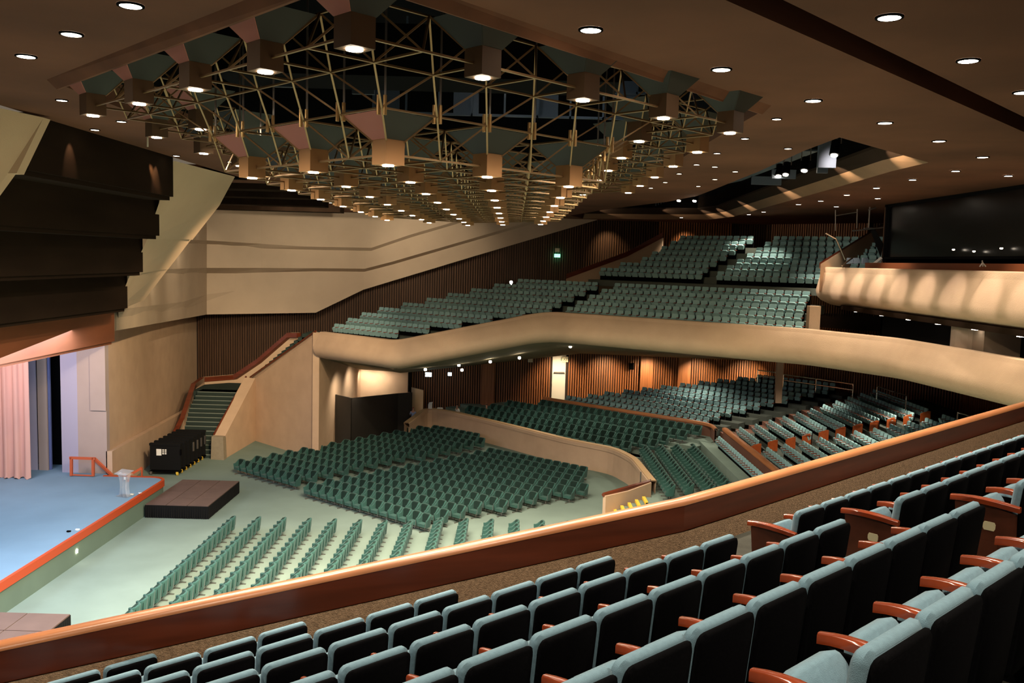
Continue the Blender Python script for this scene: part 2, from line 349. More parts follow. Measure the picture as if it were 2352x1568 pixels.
flatp(87, 108, 42.3, m_pink, 'pale pinkish wing flat between two thin black gaps')
flatp(106, 116, 42.45, mat('blue_cloth', (.10, .13, .30), .9), 'thin blue wing flat behind the pinkish one')
# orange stage rail
b = MB()
def sbar(mb, a, c, y, wd=.16): mb.tube(PY(*a, y), PY(*c, y), wd/2, 4)
sbar(b, (164, 1050), (164, 1092), 41.3); sbar(b, (214, 1050), (214, 1093), 41.3); sbar(b, (160, 1051), (219, 1053), 41.3); sbar(b, (216, 1052), (258, 1092), 41.9); sbar(b, (164, 1090), (214, 1092), 41.3, .08)
tag(build('stage_handrail', b, mat('orange_rail', (.50, .10, .035), .5)), 'orange handrail at the far corner of the blue stage with a square frame', 'handrail')
b = MB(); sbar(b, (292, 1094), (326, 1074), 43.0); sbar(b, (296, 1094), (296, 1106), 43); sbar(b, (326, 1074), (326, 1100), 43.3, .1)
tag(build('stage_handrail', b, MATS['orange_rail']), 'short sloping orange handrail behind the clear lectern', 'handrail')
b = MB()
for i in range(4): b.box(-19.2+.45*i, 41.55, 0, -18.7+.45*i, 43.0, .9-.22*i)
tag(build('stage_steps', b, m_beige), 'small beige flight of steps down from the stage corner', 'steps')
# lectern
P = PZ(286, 1139, 1.1); g = empty('lectern', L((P.x, P.y, 1.1)), -.35)
tag(g, 'clear acrylic lectern with curved sides standing on the blue stage', 'lectern')
def hg(x): return .12+.20*abs(x)**1.6
b = MB(); rows = []
for side in (-1, 1):
    rr = []
    for i in range(13):
        z = 1.25*i/12; t = (i/12-.45)/.55; xx = .17+.17*t*t
        rr.append([(side*xx, -.14, z), (side*xx, .14, z)])
    b.grid(rr); b.grid([[(p[0]+.02, p[1], p[2]) for p in r] for r in rr])
b.box(-.05, -.1, .02, .05, .1, 1.2); build('body', b, m_acryl, parent=g, k=1)
b = MB(); b.box(-.36, -.26, 0, .36, .26, .03); build('base', b, m_acryl, parent=g, k=1)
b = MB(); b.prism([(-.4, -.26, 1.22), (.4, -.26, 1.22), (.4, .26, 1.36), (-.4, .26, 1.36)], (0, 0, .025)); b.box(-.4, -.28, 1.2, .4, -.26, 1.28); build('reading_shelf', b, m_acryl, parent=g, k=1)
b = MB(); b.box(.12, -.16, .95, .24, -.15, 1.1); build('badge', b, m_white, parent=g, k=1)
for i, (px, py, mm, lb) in enumerate([(322, 1133, m_chrome, 'small shiny floor fitting beside the lectern base'), (178, 1217, m_white, 'small white object lying near the orange stage edge'), (158, 1221, m_shell, 'small dark object lying beside the white one on the stage'), (303, 1136, m_cream, 'pale strip of tape on the stage by the lectern')]):
    P = PZ(px, py, 1.1); b = MB(); b.box(-.09, -.05, 0, .09, .05, .06); b.box(-.04, -.09, 0, .05, .08, .04)
    o = build('stage_fitting', b, mm, k=1, bev=.01); o.location = L(P); tag(o, lb, 'fitting')
P = PY(183, 1275, 32.6)
b = MB(); b.box(-16.4, P.y-.05, .42, -16.37, P.y+.06, .55); tag(build('floor_light', b, m_lens), 'tiny lit step lamp in the green stage front', 'lamp')
# portable stage decks
def riser(x0, y0, x1, y1, z, nx, ny, label):
    g = empty('portable_stage', L(((x0+x1)/2, (y0+y1)/2, 0))); tag(g, label, 'platform', 'black-skirted portable stages')
    cx, cy = (x0+x1)/2, (y0+y1)/2; b = MB()
    for i in range(nx):
        for j in range(ny):
            b = MB(); b.box(x0-cx+(x1-x0)*i/nx+.015, y0-cy+(y1-y0)*j/ny+.015, z-.06, x0-cx+(x1-x0)*(i+1)/nx-.015, y0-cy+(y1-y0)*(j+1)/ny-.015, z)
            build('deck_panel', b, m_deck, parent=g)
    n = 90; per = [(x0, y0), (x1, y0), (x1, y1), (x0, y1), (x0, y0)]; r1 = []; r2 = []
    for (a, c), (d, e) in zip(per, per[1:]):
        for i in range(n):
            t = i/n; wv = .03*math.sin(i*1.9); X = a+(d-a)*t-cx; Y = c+(e-c)*t-cy; nx_, ny_ = (e-c), -(d-a); l = math.hypot(nx_, ny_)
            r1.append((X+nx_/l*wv, Y+ny_/l*wv, .02)); r2.append((X, Y, z-.03))
    b = MB(); b.grid([r1, r2]); b.box(x0-cx+.03, y0-cy+.03, .3, x1-cx-.03, y1-cy-.03, z-.08); build('skirt', b, m_black, parent=g)
riser(-16.3, 38.6, -13.45, 43.1, .62, 3, 4, 'brown-topped portable stage with black skirt beyond the corner of the blue stage')
riser(-18.0+1.8, 22.6, -13.55, 26.5, .62, 2, 3, 'brown portable stage deck half hidden behind the nearest wooden rail')

# ------------------------------------------------------------------ stair and its concrete balustrade
b = MB()
for i in range(15):
    f = i/14; y = 50.4+5.0*f; b.box(-20.0, y, 0, -17.0, 56.5, 3.1*(i+1)/15)
b.box(-20.6, 55.6, 0, -16.2, 59.6, 3.1)
for i in range(14):
    b.box(-17.3+.27*i, 57.4, 0, -12.8, 59.6, 3.5+3.3*(i+1)/14)
fs_ = struct('floor_stairs', b, mat('dark_stair_carpet', (.03, .045, .04), .95, noise=.1, nscale=.5, spec=.1))
b = MB()
for i in range(15): y = 50.4+5.0*i/14; z = 3.1*(i+1)/15; b.box(-19.95, y-.02, z-.03, -17.3, y+.09, z+.01)
build('stair_nosing', b, mat('grey_green_nosing', (.17, .21, .18), .9), parent=fs_)
b = MB()
b.prism([(-17.3, 50.1, 0), (-16.5, 50.0, 0), (-16.55, 50.0, 1.35), (-17.25, 50.1, 1.35)], (0, .5, 0))
struct('trim_24', b, mat('grey_beige_newel', (.27, .22, .15), .9, noise=.08, nscale=4))
b = MB()     # balustrade wall: sloped cheek plus the big plain face
TOP = [(-16.55, 50.4, 1.35), (-16.3, 55.5, 4.06), (-11.15, 50.6, 7.53)]
for q_, (a, c) in enumerate(zip(TOP, TOP[1:])):
    b.prism([(a[0], a[1], 0), (c[0], c[1], 0), c, a], (-.3, .45, 0) if q_ else (-.72, .1, 0))
b.prism([(-11.15, 50.6, 0), (-10.6, 61.4, 0), (-10.6, 61.4, 4.5), (-11.15, 50.6, 7.5)], (-.4, .1, 0))
b.prism([(-10.7, 61.4, 0), (-7.3, 61.6, 0), (-7.3, 61.6, 5.0), (-10.7, 61.4, 5.0)], (0, .3, 0))
struct('wall_stair', b, m_beige, fix=True)
b = MB()
for (a, c) in zip(TOP, TOP[1:]): b.tube(Vector(a)+Vector((-.7 if a[0] < -16.5 else -.35, .1, .03)), Vector(c)+Vector((-.7 if c[0] < -16 else -.3, .35, .03)), .06, 5)
struct('trim_25', b, m_rail)
b = MB(); OUT = [PY(398, 1010, 50.5), PY(424, 960, 52.5), PY(450, 880, 56.5), PY(470, 866, 58.5), PY(545, 860, 60.0), PY(600, 823, 60.2), PY(668, 764, 60.3), PY(690, 764, 60.3)]
for a, c in zip(OUT, OUT[1:]): b.prism([(a.x, a.y, 0), (c.x, c.y, 0), c, a], (-.15, .2, 0))
struct('trim_26', b, m_beige, fix=True)
b = MB()
for a, c in zip(OUT, OUT[1:]):
    d = (c-a).normalized()*.03; b.prism([a-d, c+d, c+d+Vector((0, 0, -.32)), a-d+Vector((0, 0, -.32))], (-.22, -.25, 0))
struct('trim_27', b, m_rail, fix=True)
# rolling chair carts under black covers
for i in range(7):
    g = empty('rolling_cart', L((-18.45, 46.4+.62*i, 0)))
    tag(g, 'black covered cart on castors, %s of seven counted from the stage' % ordw(i+1), 'cart', 'black carts parked by the stairs')
    b = MB(); b.box(-.82, -.07, .26, .82, .07, 1.68+.03*math.sin(i*2)); b.box(-.84, -.1, 1.58, .84, .1, 1.70)
    build('cover', b, m_black, parent=g)
    b = MB(); b.box(-.8, -.2, .14, .8, .2, .22); build('base_frame', b, m_shell, parent=g)
    for sx in (-.7, .7):
        b = MB(); b.tube((sx-.04, -.17, .09), (sx+.04, -.17, .09), .09, 10); b.box(sx-.06, -.25, .10, sx+.06, -.11, .2); build('castor', b, m_yel if sx > 0 else m_steel, parent=g)
    if i in (0, 3, 4, 5, 6):
        b = MB(); b.box(.80, -.1, .9 if i else 1.1, .86, .02, 1.4); build('side_bracket', b, m_steel if i else m_shell, parent=g)
    if i == 0:
        b = MB(); b.box(-.45, -.115, 1.05, -.18, -.10, 1.4); build('notice_sheet', b, m_paper, parent=g)
        b = MB()
        for q in range(3):
            for r in range(2): b.box(-.13+.13*r, -.115, 1.12+.1*q, -.04+.13*r, -.10, 1.19+.1*q)
        build('label_squares', b, m_paper, parent=g)
# charcoal partition screens
def screen(x0, y0, x1, y1, zt0, zt1, label):
    b = MB(); b.prism([(x0, y0, 0), (x1, y1, 0), (x1, y1, zt1), (x0, y0, zt0)], (.05, .1, 0)); tag(build('partition_screen', b, m_part, fix=True), label, 'screen', 'charcoal screens beneath the balcony')
A_ = PY(765, 905, 54.4); B_ = PY(806, 914, 54.0); C_ = PY(914, 903, 59.7); D_ = PY(945, 901, 60.2)
screen(A_.x, A_.y, B_.x, B_.y, A_.z, B_.z, 'narrow charcoal screen nearest the concrete stair wall')
screen(B_.x, B_.y, C_.x, C_.y, B_.z, C_.z, 'broad charcoal screen between the two narrow ones')
screen(C_.x, C_.y, D_.x, D_.y, C_.z, D_.z, 'narrow black screen next to the pale standing board')
A_ = PY(945, 889, 62.4); B_ = PY(972, 896, 62.1)
b = MB(); b.prism([(A_.x, A_.y, .2), (B_.x, B_.y, .2), (B_.x, B_.y, B_.z), (A_.x, A_.y, A_.z)], (.02, .12, 0)); tag(build('standing_board', b, mat('pale_wood_board', (.72, .52, .32), .7), fix=True), 'pale wooden board standing upright beside the black screens', 'board')
# ------------------------------------------------------------------ lofted balcony fronts
def loft(mb, path, prof, side=1):
    """path: 3-D points; prof: (outward, dz); side: +1 puts the outward side to the right of travel"""
    n = len(path); P = [Vector(p) for p in path]; rows = []
    for i in range(n):
        a = (P[i]-P[i-1]) if i else (P[1]-P[0]); c = (P[i+1]-P[i]) if i < n-1 else (P[-1]-P[-2])
        a = Vector((a.x, a.y, 0)).normalized(); c = Vector((c.x, c.y, 0)).normalized()
        na = Vector((a.y, -a.x, 0))*side; nc = Vector((c.y, -c.x, 0))*side; mm = (na+nc).normalized(); k = 1/max(.5, mm.dot(na))
        rows.append([P[i]+mm*k*o+Vector((0, 0, dz)) for o, dz in prof])
    mb.grid(rows)
def smooth_path(P, r=.12, seg=4):     # round the corners
    P = [Vector(p) for p in P]; out = [P[0]]
    for a, q, c in zip(P, P[1:], P[2:]):
        d1 = r*min((q-a).length, (c-q).length)
        s = q+(a-q).normalized()*d1; e = q+(c-q).normalized()*d1
        for i in range(seg+1):
            t = i/seg; out.append((1-t)**2*s+2*t*(1-t)*q+t*t*e)
    return out+[P[-1]]
PROF = [(-.45, -.9), (-.45, 0), (-.40, .03), (-.05, .03), (0, 0), (.02, -.12), (.05, -.14), (.20, -.42), (.36, -.72), (.42, -.92), (.38, -1.12), (.22, -1.32), (-.05, -1.47), (-.5, -1.58), (-.8, -1.5)]
LF = (-11.15, 50.6, 7.53); AF = (-6.22, 46.4, 7.54); BF = PZ(1252, 716, 9.34); CF = PZ(1850, 757, 9.34); DF = PZ(2050, 778, 9.34); EF = PZ(2352, 829, 9.34)
FP = smooth_path([LF, AF, BF, CF, DF, EF, (15.6, 18, 9.34)], r=.12, seg=5)
b = MB(); loft(b, FP, PROF); struct('wall_balcony', b, m_beige, smooth=True)
b = MB()      # soffit sloping down to the back wall
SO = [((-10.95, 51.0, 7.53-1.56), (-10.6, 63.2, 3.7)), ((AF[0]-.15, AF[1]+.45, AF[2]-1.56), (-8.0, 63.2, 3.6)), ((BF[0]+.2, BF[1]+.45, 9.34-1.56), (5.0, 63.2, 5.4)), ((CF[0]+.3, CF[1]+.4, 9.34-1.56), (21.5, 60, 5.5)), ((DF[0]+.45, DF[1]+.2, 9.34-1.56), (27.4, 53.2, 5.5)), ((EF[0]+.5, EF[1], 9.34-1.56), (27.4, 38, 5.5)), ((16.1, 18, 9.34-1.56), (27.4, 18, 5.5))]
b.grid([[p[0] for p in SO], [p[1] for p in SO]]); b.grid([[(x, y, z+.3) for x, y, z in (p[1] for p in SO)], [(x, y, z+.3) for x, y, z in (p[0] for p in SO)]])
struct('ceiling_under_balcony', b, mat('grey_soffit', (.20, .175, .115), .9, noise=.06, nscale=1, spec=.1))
def railcap(mb, path, w_, h_, side=1, drop=0.):
    loft(mb, path, [(-w_, -h_), (-w_, 0), (-w_*.85, .03), (w_*.0, .03), (.02, 0), (.02, -h_), (-w_, -h_)], side)
# ---- near balcony rail (wood) ----
NK = (2.02, 8.78, 9.6)
un = Vector((.7317, .6816, 0)); vn = Vector((.6816, -.7317, 0))
def NP(s, c, z): q = un*s+vn*c; return (q.x, q.y, z)
NR = [NP(-1.2, -8.98, 8.35), NP(7.35, -5.12, 9.56), NP(8.2, -5.12, 9.56), NP(34, -5.42, 9.56)]
b = MB(); loft(b, NR, [(.28, -.26), (.28, -.03), (.27, 0), (.14, .0), (.12, -.03), (.12, -.30), (.16, -.30)], side=-1)
nr = struct('trim_28', b, m_rail)
b = MB(); loft(b, NR, [(.285, -.03), (.27, .006), (.20, .018), (.125, .006), (.115, -.03)], side=-1); build('rail_cap', b, m_railtop, parent=nr, smooth=True)
b = MB(); loft(b, NR, [(.24, -.2), (.24, -2.4), (-.3, -2.7), (.10, -2.2), (.10, -.3)], side=-1)
struct('wall_near_balcony', b, mat('brown_pebbled_concrete', (.46, .30, .185), .95, noise=.25, nscale=26, bump=.7, bscale=70, spec=.1))
# ---- loge parapet ----
LPT = [PZ(940, 972, 1.2), PZ(985, 938, 1.5), PZ(1045, 948, 1.5), PZ(1160, 975, 1.5), PZ(1300, 1010, 1.5), PZ(1405, 1030, 1.5), PZ(1448, 1052, 1.5), PZ(1470, 1080, 1.5), PZ(1490, 1105, 1.5)]
LPT = smooth_path(LPT, r=.3, seg=3)
b = MB(); loft(b, LPT, [(-.35, -1.5), (-.35, 0), (-.05, 0), (0, -.03), (0, -.22), (-.06, -.24), (-.02, -1.5)]); struct('wall_loge', b, m_beige, smooth=False)
b = MB(); loft(b, LPT, [(-.38, -.08), (-.38, .04), (-.05, .04), (-.05, -.02)]); struct('trim_29', b, mat('loge_cap', (.50, .33, .17), .6))
b = MB(); A_ = PZ(1490, 1105, 1.5); B_ = PZ(1385, 1136, 1.38)
b.prism([(A_.x, A_.y, 0), (B_.x, B_.y, 0), (B_.x, B_.y, B_.z), ((A_.x+B_.x)/2, (A_.y+B_.y)/2, 1.36), (A_.x, A_.y, 1.5)], (.1, -.25, 0)); struct('wall_loge_end', b, m_beige, fix=True)
b = MB(); b.tube((A_.x, A_.y-.1, 1.5), (B_.x, B_.y-.1, 1.4), .1, 5); struct('trim_30', b, m_rail)
b = MB()
SP = [PY(1397+17*i, 1184-7*i, 39.2) for i in range(6)]
for p in SP: b.box(p.x, p.y-.2, 0, p.x+.7, p.y+.75, p.z-.05)
s_ = struct('floor_loge_steps', b, m_carpet)
b = MB()
for p in SP: b.box(p.x-.04, p.y-.2, p.z-.12, p.x+.10, p.y+.7, p.z)
build('step_nosing', b, m_yel, parent=s_)
cv = smooth_path([PY(1408, 1196, 38.4), PY(1450, 1184, 38.4), PY(1485, 1160, 38.6), PY(1510, 1158, 38.8), PY(1522, 1176, 38.4)], r=.4, seg=4)
b = MB(); loft(b, cv, [(-.2, -1.2), (-.2, 0), (.1, 0), (.1, -1.2)], side=1); struct('wall_loge_curb', b, m_beige)
b = MB(); p = PZ(1470, 1130, 1.0); b.tube((p.x, p.y, .6), (p.x, p.y, 2.0), .035, 8); b.tube((p.x+.5, p.y+.2, .6), (p.x+.5, p.y+.2, 1.6), .03, 6); tag(build('handrail_post', b, m_steel), 'thin metal post at the end of the curved loge wall', 'post')

# ------------------------------------------------------------------ seats
RAILPX = [(-400, 1540), (0, 1466), (900, 1297), (1612, 1150), (2352, 930), (2700, 826)]
def rail_y(x):
    for (a, c), (d, e) in zip(RAILPX, RAILPX[1:]):
        if a <= x <= d: return c+(e-c)*(x-a)/(d-a)
    return 5000
def seen(x, y, z, mx=70, my=70):
    px, py = PR(x, y, z); return -mx < px < 2352+mx and py < rail_y(px)+my
def s_at(u, v, t, z, px):
    lo, hi = -60., 90.
    for _ in range(50):
        mth = (lo+hi)/2; X = u[0]*mth+v[0]*t; Y = u[1]*mth+v[1]*t
        if Y < 1: X, Y = X, 1
        if PR(X, Y, z)[0] < px: lo = mth
        else: hi = mth
    return lo
SEATS = []     # (kind, x, y, ztop, facing, block, row, idx)
TERR = []
def rows_block(kind, block, u, rows, pitch, terr=None, hgt=.71):
    """rows: (t, ztop, s0, s1). v = back direction; seats face -v"""
    v = (-u[1], u[0]); ang = math.atan2(-v[1], -v[0])-PI/2
    for r, (t, z, s0, s1) in enumerate(rows):
        n = max(1, int(round((s1-s0)/pitch)))
        for i in range(n):
            s = s0+pitch*(i+.5); X = u[0]*s+v[0]*t; Y = u[1]*s+v[1]*t
            if seen(X, Y, z): SEATS.append((kind, X, Y, z-hgt, ang, block, r+1, i+1))
def terrace(name, u, rows, front, back, z_under, m=None, ext=.5, extra=None):
    """one stepped slab: rows (t, zfloor, s0, s1)"""
    v = (-u[1], u[0]); b = MB()
    for i, (t, zf, s0, s1) in enumerate(rows):
        t0 = t-(front if i == 0 else (t-rows[i-1][0])*.62); t1 = rows[i+1][0]-(rows[i+1][0]-t)*.60 if i < len(rows)-1 else t+back
        P = [(u[0]*s+v[0]*tt, u[1]*s+v[1]*tt) for s, tt in ((s0-ext, t0), (s1+ext, t0), (s1+ext, t1), (s0-ext, t1))]
        zl = min(zf-.35, rows[i-1][1]-.1 if i else zf-.35)
        b.prism([(x, y, zl) for x, y in P], (0, 0, zf-zl))
    return struct(name, b, m or m_carpet, fix=True)
UF = (.797, -.603); VF = (.603, .797)
dark_step = mat('dark_step_carpet', (.10, .115, .10), .95, noise=.1, nscale=.5, spec=.1)
# far balcony, side and front rows
fb_start = {4: 1190, 3: 1136, 2: 1083, 1: 1029, 0: 981, -1: 926, -2: 872, -3: 832, -4: 800, -5: 769, -6: 757}
fb_end = {4: 1374, 3: 1347, 2: 1320, 1: 1297, 0: 1278, -1: 1209, -2: 1134, -3: 1060, -4: 985, -5: 922, -6: 900}
fb_r = {4: 1412, 3: 1382, 2: 1354, 1: 1326, 0: 1303}
rows = []; rowsR = []; tr = []
for k in range(-5, 5):
    t = 38.9+.877*k; z = 9.62+.317*k; s0 = s_at(UF, VF, t, z, fb_start[k]); s1 = s_at(UF, VF, t, z, fb_end[k]); rows.append((t, z, s0, s1))
    sE = s1
    if k >= 0:
        a = s_at(UF, VF, t, z, fb_r[k]); c = s_at(UF, VF, t, z, 1856); rowsR.append((t, z, a, c)); sE = c+.2
    tr.append((t, z-.71, s0-(.1 if k < -2 else .8), sE))
rows_block('teal', 'side bank of the far balcony', UF, rows, .437)
rows_block('teal', 'front bank of the far balcony', UF, rowsR, .437)
terrace('floor_balcony_lower', UF, tr, .3, 1.5, 0, dark_step, ext=.15)
# upper banks
us = [1380, 1425, 1475, 1498, 1520, 1541, 1562]; ue = [1608, 1630, 1653, 1675, 1696, 1717, 1736]; ur = [1648, 1670, 1693, 1716, 1737, 1757, 1777]
rows = []; rowsR = []; tr = []
for j in range(7):
    t = 44.6+.88*j; z = 11.7+.348*j; s0 = s_at(UF, VF, t, z, us[j]); s1 = s_at(UF, VF, t, z, ue[j]); a = s_at(UF, VF, t, z, ur[j]); c = s_at(UF, VF, t, z, 2030)
    rows.append((t, z, s0, s1)); rowsR.append((t, z, a, c)); tr.append((t, z-.71, s0-.3, c+.5))
rows_block('teal', 'upper bank of the far balcony before the aisle', UF, rows, .437)
rows_block('teal', 'upper bank of the far balcony beyond the aisle', UF, rowsR, .437)
terrace('floor_balcony_upper', UF, tr, .7, 4.0, 0, dark_step, ext=.1)
# tier two, side
UT = (.745, -.667); VT = (.667, .745)
ts = [1301, 1350, 1388, 1432, 1475, 1518, 1562, 1605, 1648, 1693, 1738]; te = [1632, 1658, 1690, 1722, 1753, 1784, 1814, 1843, 1871, 1899, 1926]
rows = []; tr = []
for k in range(11):
    t = 48+.875*k; z = 2.68+.186*k; s0 = s_at(UT, VT, t, z, ts[k]); s1 = s_at(UT, VT, t, z, te[k]); rows.append((t, z, s0, s1)); tr.append((t, z-.71, s0-1.2, s1+.4))
rows_block('teal', 'lower tier bank under the far balcony', UT, rows, .47)
m_tier = mat('red_brown_riser', (.16, .07, .045), .8, noise=.1, nscale=.6)
terrace('floor_tier_side', UT, tr, .6, 1.5, 0, dark_step, ext=.1)
# tier two, centre (rows parallel to the stage edge)
UC = (0., -1.); VC = (1., 0.)
c1 = [1700, 1736, 1768, 1800, 1831, 1863, 1892, 1921, 1949, 1978, 2007]; c2 = [1748, 1786, 1827, 1865, 1903, 1942, 1981, 2020, 2059, 2098, 2137]; c3 = [1763, 1803, 1845, 1884, 1924, 1964, 2008, 2046, 2086, 2127, 2166]
rows = []; rowsR = []; tr = []
for k in range(11):
    X = 13.3+.918*k; z = 2.8+.186*k; s0 = s_at(UC, VC, X, z, c1[k]); s1 = s_at(UC, VC, X, z, c2[k]); a = s_at(UC, VC, X, z, c3[k])
    rows.append((X, z, s0, s1)); rowsR.append((X, z, a, -28)); tr.append((X, z-.71, s0-.6, -26))
rows_block('teal', 'centre tier bank beyond the orange end panels', UC, rows, .455)
rows_block('teal', 'centre tier bank nearer than the orange end panels', UC, rowsR, .455)
terrace('floor_tier_centre', UC, tr, .55, 3.5, 0, dark_step, ext=.1)
b = MB()      # aisle wedge between the two tier banks
for k in range(11):
    X = 13.0+.918*k; z = 2.8+.186*k-.73; y0 = rows[k][2]; s_e = tr[k]
    P1 = PZ(te[k]-4, 960, 0)
    b.box(X-.3, -rows[k][2]-.3, z-.5, X+.9, -rows[k][2]+2.2, z-.03)
struct('floor_tier_aisle', b, m_tier)
for k in range(11):      # orange end panels facing the aisle
    X = 13.3+.918*k; z = 2.8+.186*k; y = -rows[k][3]-.02
    b = MB(); b.prism([(X-.5, y, z-.71), (X+.02, y, z-.71), (X+.02, y, z-.1), (X-.12, y, z-.1), (X-.5, y, z-.25)], (0, .05, 0))
    tag(build('aisle_end_panel', b, m_endo, fix=True), 'glossy orange end panel closing %s row of the centre tier from the wooden rail' % ordw(k+1), 'end panel', 'orange end panels along the tier aisle')
# wooden rails of the tiers
R1 = [PZ(1245, 912, 2.5), PZ(1632, 973, 2.5), PZ(1642, 985, 2.5)]
b = MB(); loft(b, smooth_path(R1, r=.5, seg=4), [(-.16, -.14), (-.16, .02), (-.08, .05), (.02, .02), (.02, -.14)]); struct('trim_31', b, m_railtop, smooth=True)
b = MB(); loft(b, R1, [(-.1, -1.2), (-.1, -.1), (0, -.1), (0, -1.2)]); struct('wall_tier_side', b, m_tier)
R2 = [PZ(1662, 983, 2.5), PZ(1790, 1085, 2.5), (12.6, 28, 2.5)]
b = MB(); loft(b, R2, [(-.22, -.14), (-.22, .02), (-.1, .05), (.08, .02), (.08, -.14)]); struct('trim_32', b, m_railtop, smooth=True)
b = MB(); loft(b, R2, [(-.12, -1.2), (-.12, -.1), (.02, -.1), (.02, -1.2)]); struct('wall_tier_centre', b, m_tier)
X = 11.9; s0 = s_at(UC, VC, X, 2.4, 1652); rows_block('teal', 'single row in front of the centre tier rail', UC, [(X, 2.4, s0, -30)], .455)
# floor armchairs
UA = (.787, -.617); VA = (.617, .787); OA = (-9.84, 42.95); sA = OA[0]*UA[0]+OA[1]*UA[1]; tA = OA[0]*VA[0]+OA[1]*VA[1]
rows = []
for k in range(13): rows.append((tA+1.04*k, .75, sA+.1*k, sA+(8.2+.24*k if k < 10 else 9.9-.55*(k-9))))
rows_block('green', 'large far bank on the flat floor', UA, rows, .60, hgt=.75)
rows = [(tA+.5+1.07*k, .75, sA-6.6, sA-1.45+.075*k) for k in range(14)]+[(tA+15.3, .75, sA-6.0, sA-1.7)]
rows_block('green', 'far corner bank by the stair wall', UA, rows, .60, hgt=.75)
rows_block('green', 'near bank facing the stage', UC, [(-11.6+1.085*i, .75, -36.9, -22) for i in range(8)], .567, hgt=.75)
rows_block('green', 'short near bank beyond the aisle', UC, [(-2.75+1.1*i, .75, -37.5, -33.1 if i == 0 else -29) for i in range(6)], .567, hgt=.75)
# loge
lt = [42.45, 43.25, 44.05, 45.1, 46.2]; lz = [1.62, 1.84, 2.06, 2.28, 2.47]; ls = [1085, 1078, 1130, 1168, 1245]; le = [1462, 1513, 1545, 1590, 1627]
rows = []; tr = []
for k in range(5):
    s0 = s_at(UT, VT, lt[k], lz[k], ls[k]); s1 = s_at(UT, VT, lt[k], lz[k], le[k]); rows.append((lt[k], lz[k], s0, s1)); tr.append((lt[k], lz[k]-.75, s0-4, s1+.5))
rows_block('green', 'raised loge bank along the curved wall', UT, rows, .60, hgt=.75)
terrace('floor_loge_side', UT, tr, .3, .8, 0, m_carpet, ext=.1)
rows_block('green', 'raised loge bank of four rows', UC, [(7.95+.95*i, 1.62, -(49.7+.3*i), -40.6) for i in range(4)]+[(9.2, 1.62, -39.9, -38.2)], .57, hgt=.75)
b = MB(); b.box(6.9, 26, .3, 12.55, 51.5, .87); b.box(11.2, 26, .5, 12.6, 51.2, 1.69); struct('floor_loge_centre', b, m_carpet)

# ---- seat meshes (metres) ----
def rslab(mb, w_, z0, z1, y0, y1, r=.05, lean=0., seg=4, bow=0.):
    pts = []
    for cx, cz, a0 in ((w_/2-r, z0+r, -PI/2), (w_/2-r, z1-r, 0), (-w_/2+r, z1-r, PI/2), (-w_/2+r, z0+r, PI)):
        for i in range(seg+1):
            a = a0+PI/2*i/seg; pts.append((cx+r*math.cos(a), cz+r*math.sin(a)))
    n = len(pts)
    def yy(y, x, z): return y-(z-z0)*lean+bow*(1-(2*x/w_)**2)
    c = (y1-y0); e = min(.018, c/3)
    rings = []
    for ins, y in ((e, y0), (0, y0+e), (0, y1-e), (e, y1)):
        rings.append([(x*(1-2*ins/w_), yy(y, x, z), z+(ins if z < (z0+z1)/2 else -ins)) for x, z in pts])
    o = len(mb.v); mb.add([p for r_ in rings for p in r_], [])
    for i in range(3):
        for j in range(n): mb.f.append((o+i*n+j, o+(i+1)*n+j, o+(i+1)*n+(j+1) % n, o+i*n+(j+1) % n)); mb.mi.append(mb.cur)
    mb.f.append(tuple(o+j for j in range(n))); mb.mi.append(mb.cur)
    mb.f.append(tuple(o+3*n+j for j in range(n))[::-1]); mb.mi.append(mb.cur)
def seat_backrest(): b = MB(); rslab(b, .515, .36, .86, .03, .10, .055, .10, 4, -.012); return b
def seat_shell(): b = MB(); rslab(b, .49, .22, .842, .0, .045, .045, .10, 3, -.012); return b
def seat_pad():     # tipped up
    b = MB(); rslab(b, .46, 0, .37, -.045, .045, .09, 0, 4)
    b2 = MB(); a = math.radians(-24)
    b2.add([(x, .19+y*math.cos(a)-z*math.sin(a), .29+y*math.sin(a)+z*math.cos(a)) for x, y, z in b.v], b.f); return b2
def arm(x=-.275, z=.62, l0=.04, l1=.44, w_=.055):
    b = MB(); n = 7; rows = []
    for i in range(n):
        t = i/(n-1); y = l0+(l1-l0)*t; hw = w_/2*(.7+.5*math.sin(PI*min(1, t*1.1))); zz = z+.035*math.sin(PI*t*.8)-.02*t
        rows.append([(x-hw, y, zz-.028), (x+hw, y, zz-.028), (x+hw, y, zz+.012), (x+hw*.6, y, zz+.022), (x-hw*.6, y, zz+.022), (x-hw, y, zz+.012)])
    b.grid(rows, close=True); b.f += [tuple(range(6)), tuple(range((n-1)*6, n*6))[::-1]]; b.mi += [0, 0]; return b
def arm_side(x=-.275):
    b = MB(); b.prism([(x-.018, .06, 0), (x-.018, .36, 0), (x-.018, .40, .58), (x-.018, .02, .58)], (.036, 0, 0)); return b
import bmesh
def mk(name, mb, m, smooth=True):
    me = mb.mesh(name, m, 1., False); bb = bmesh.new(); bb.from_mesh(me); bmesh.ops.recalc_face_normals(bb, faces=bb.faces); bb.to_mesh(me); bb.free()
    if smooth:
        me.polygons.foreach_set('use_smooth', [True]*len(me.polygons))
        try: me.set_sharp_from_angle(angle=math.radians(50))
        except Exception: pass
    return me
ME = {'backrest': mk('backrest', seat_backrest(), m_teal), 'back_shell': mk('back_shell', seat_shell(), m_shell), 'seat': mk('seat', seat_pad(), m_teal),
      'armrest': mk('armrest', arm(), m_arm), 'side_panel': mk('side_panel', arm_side(), m_shell)}
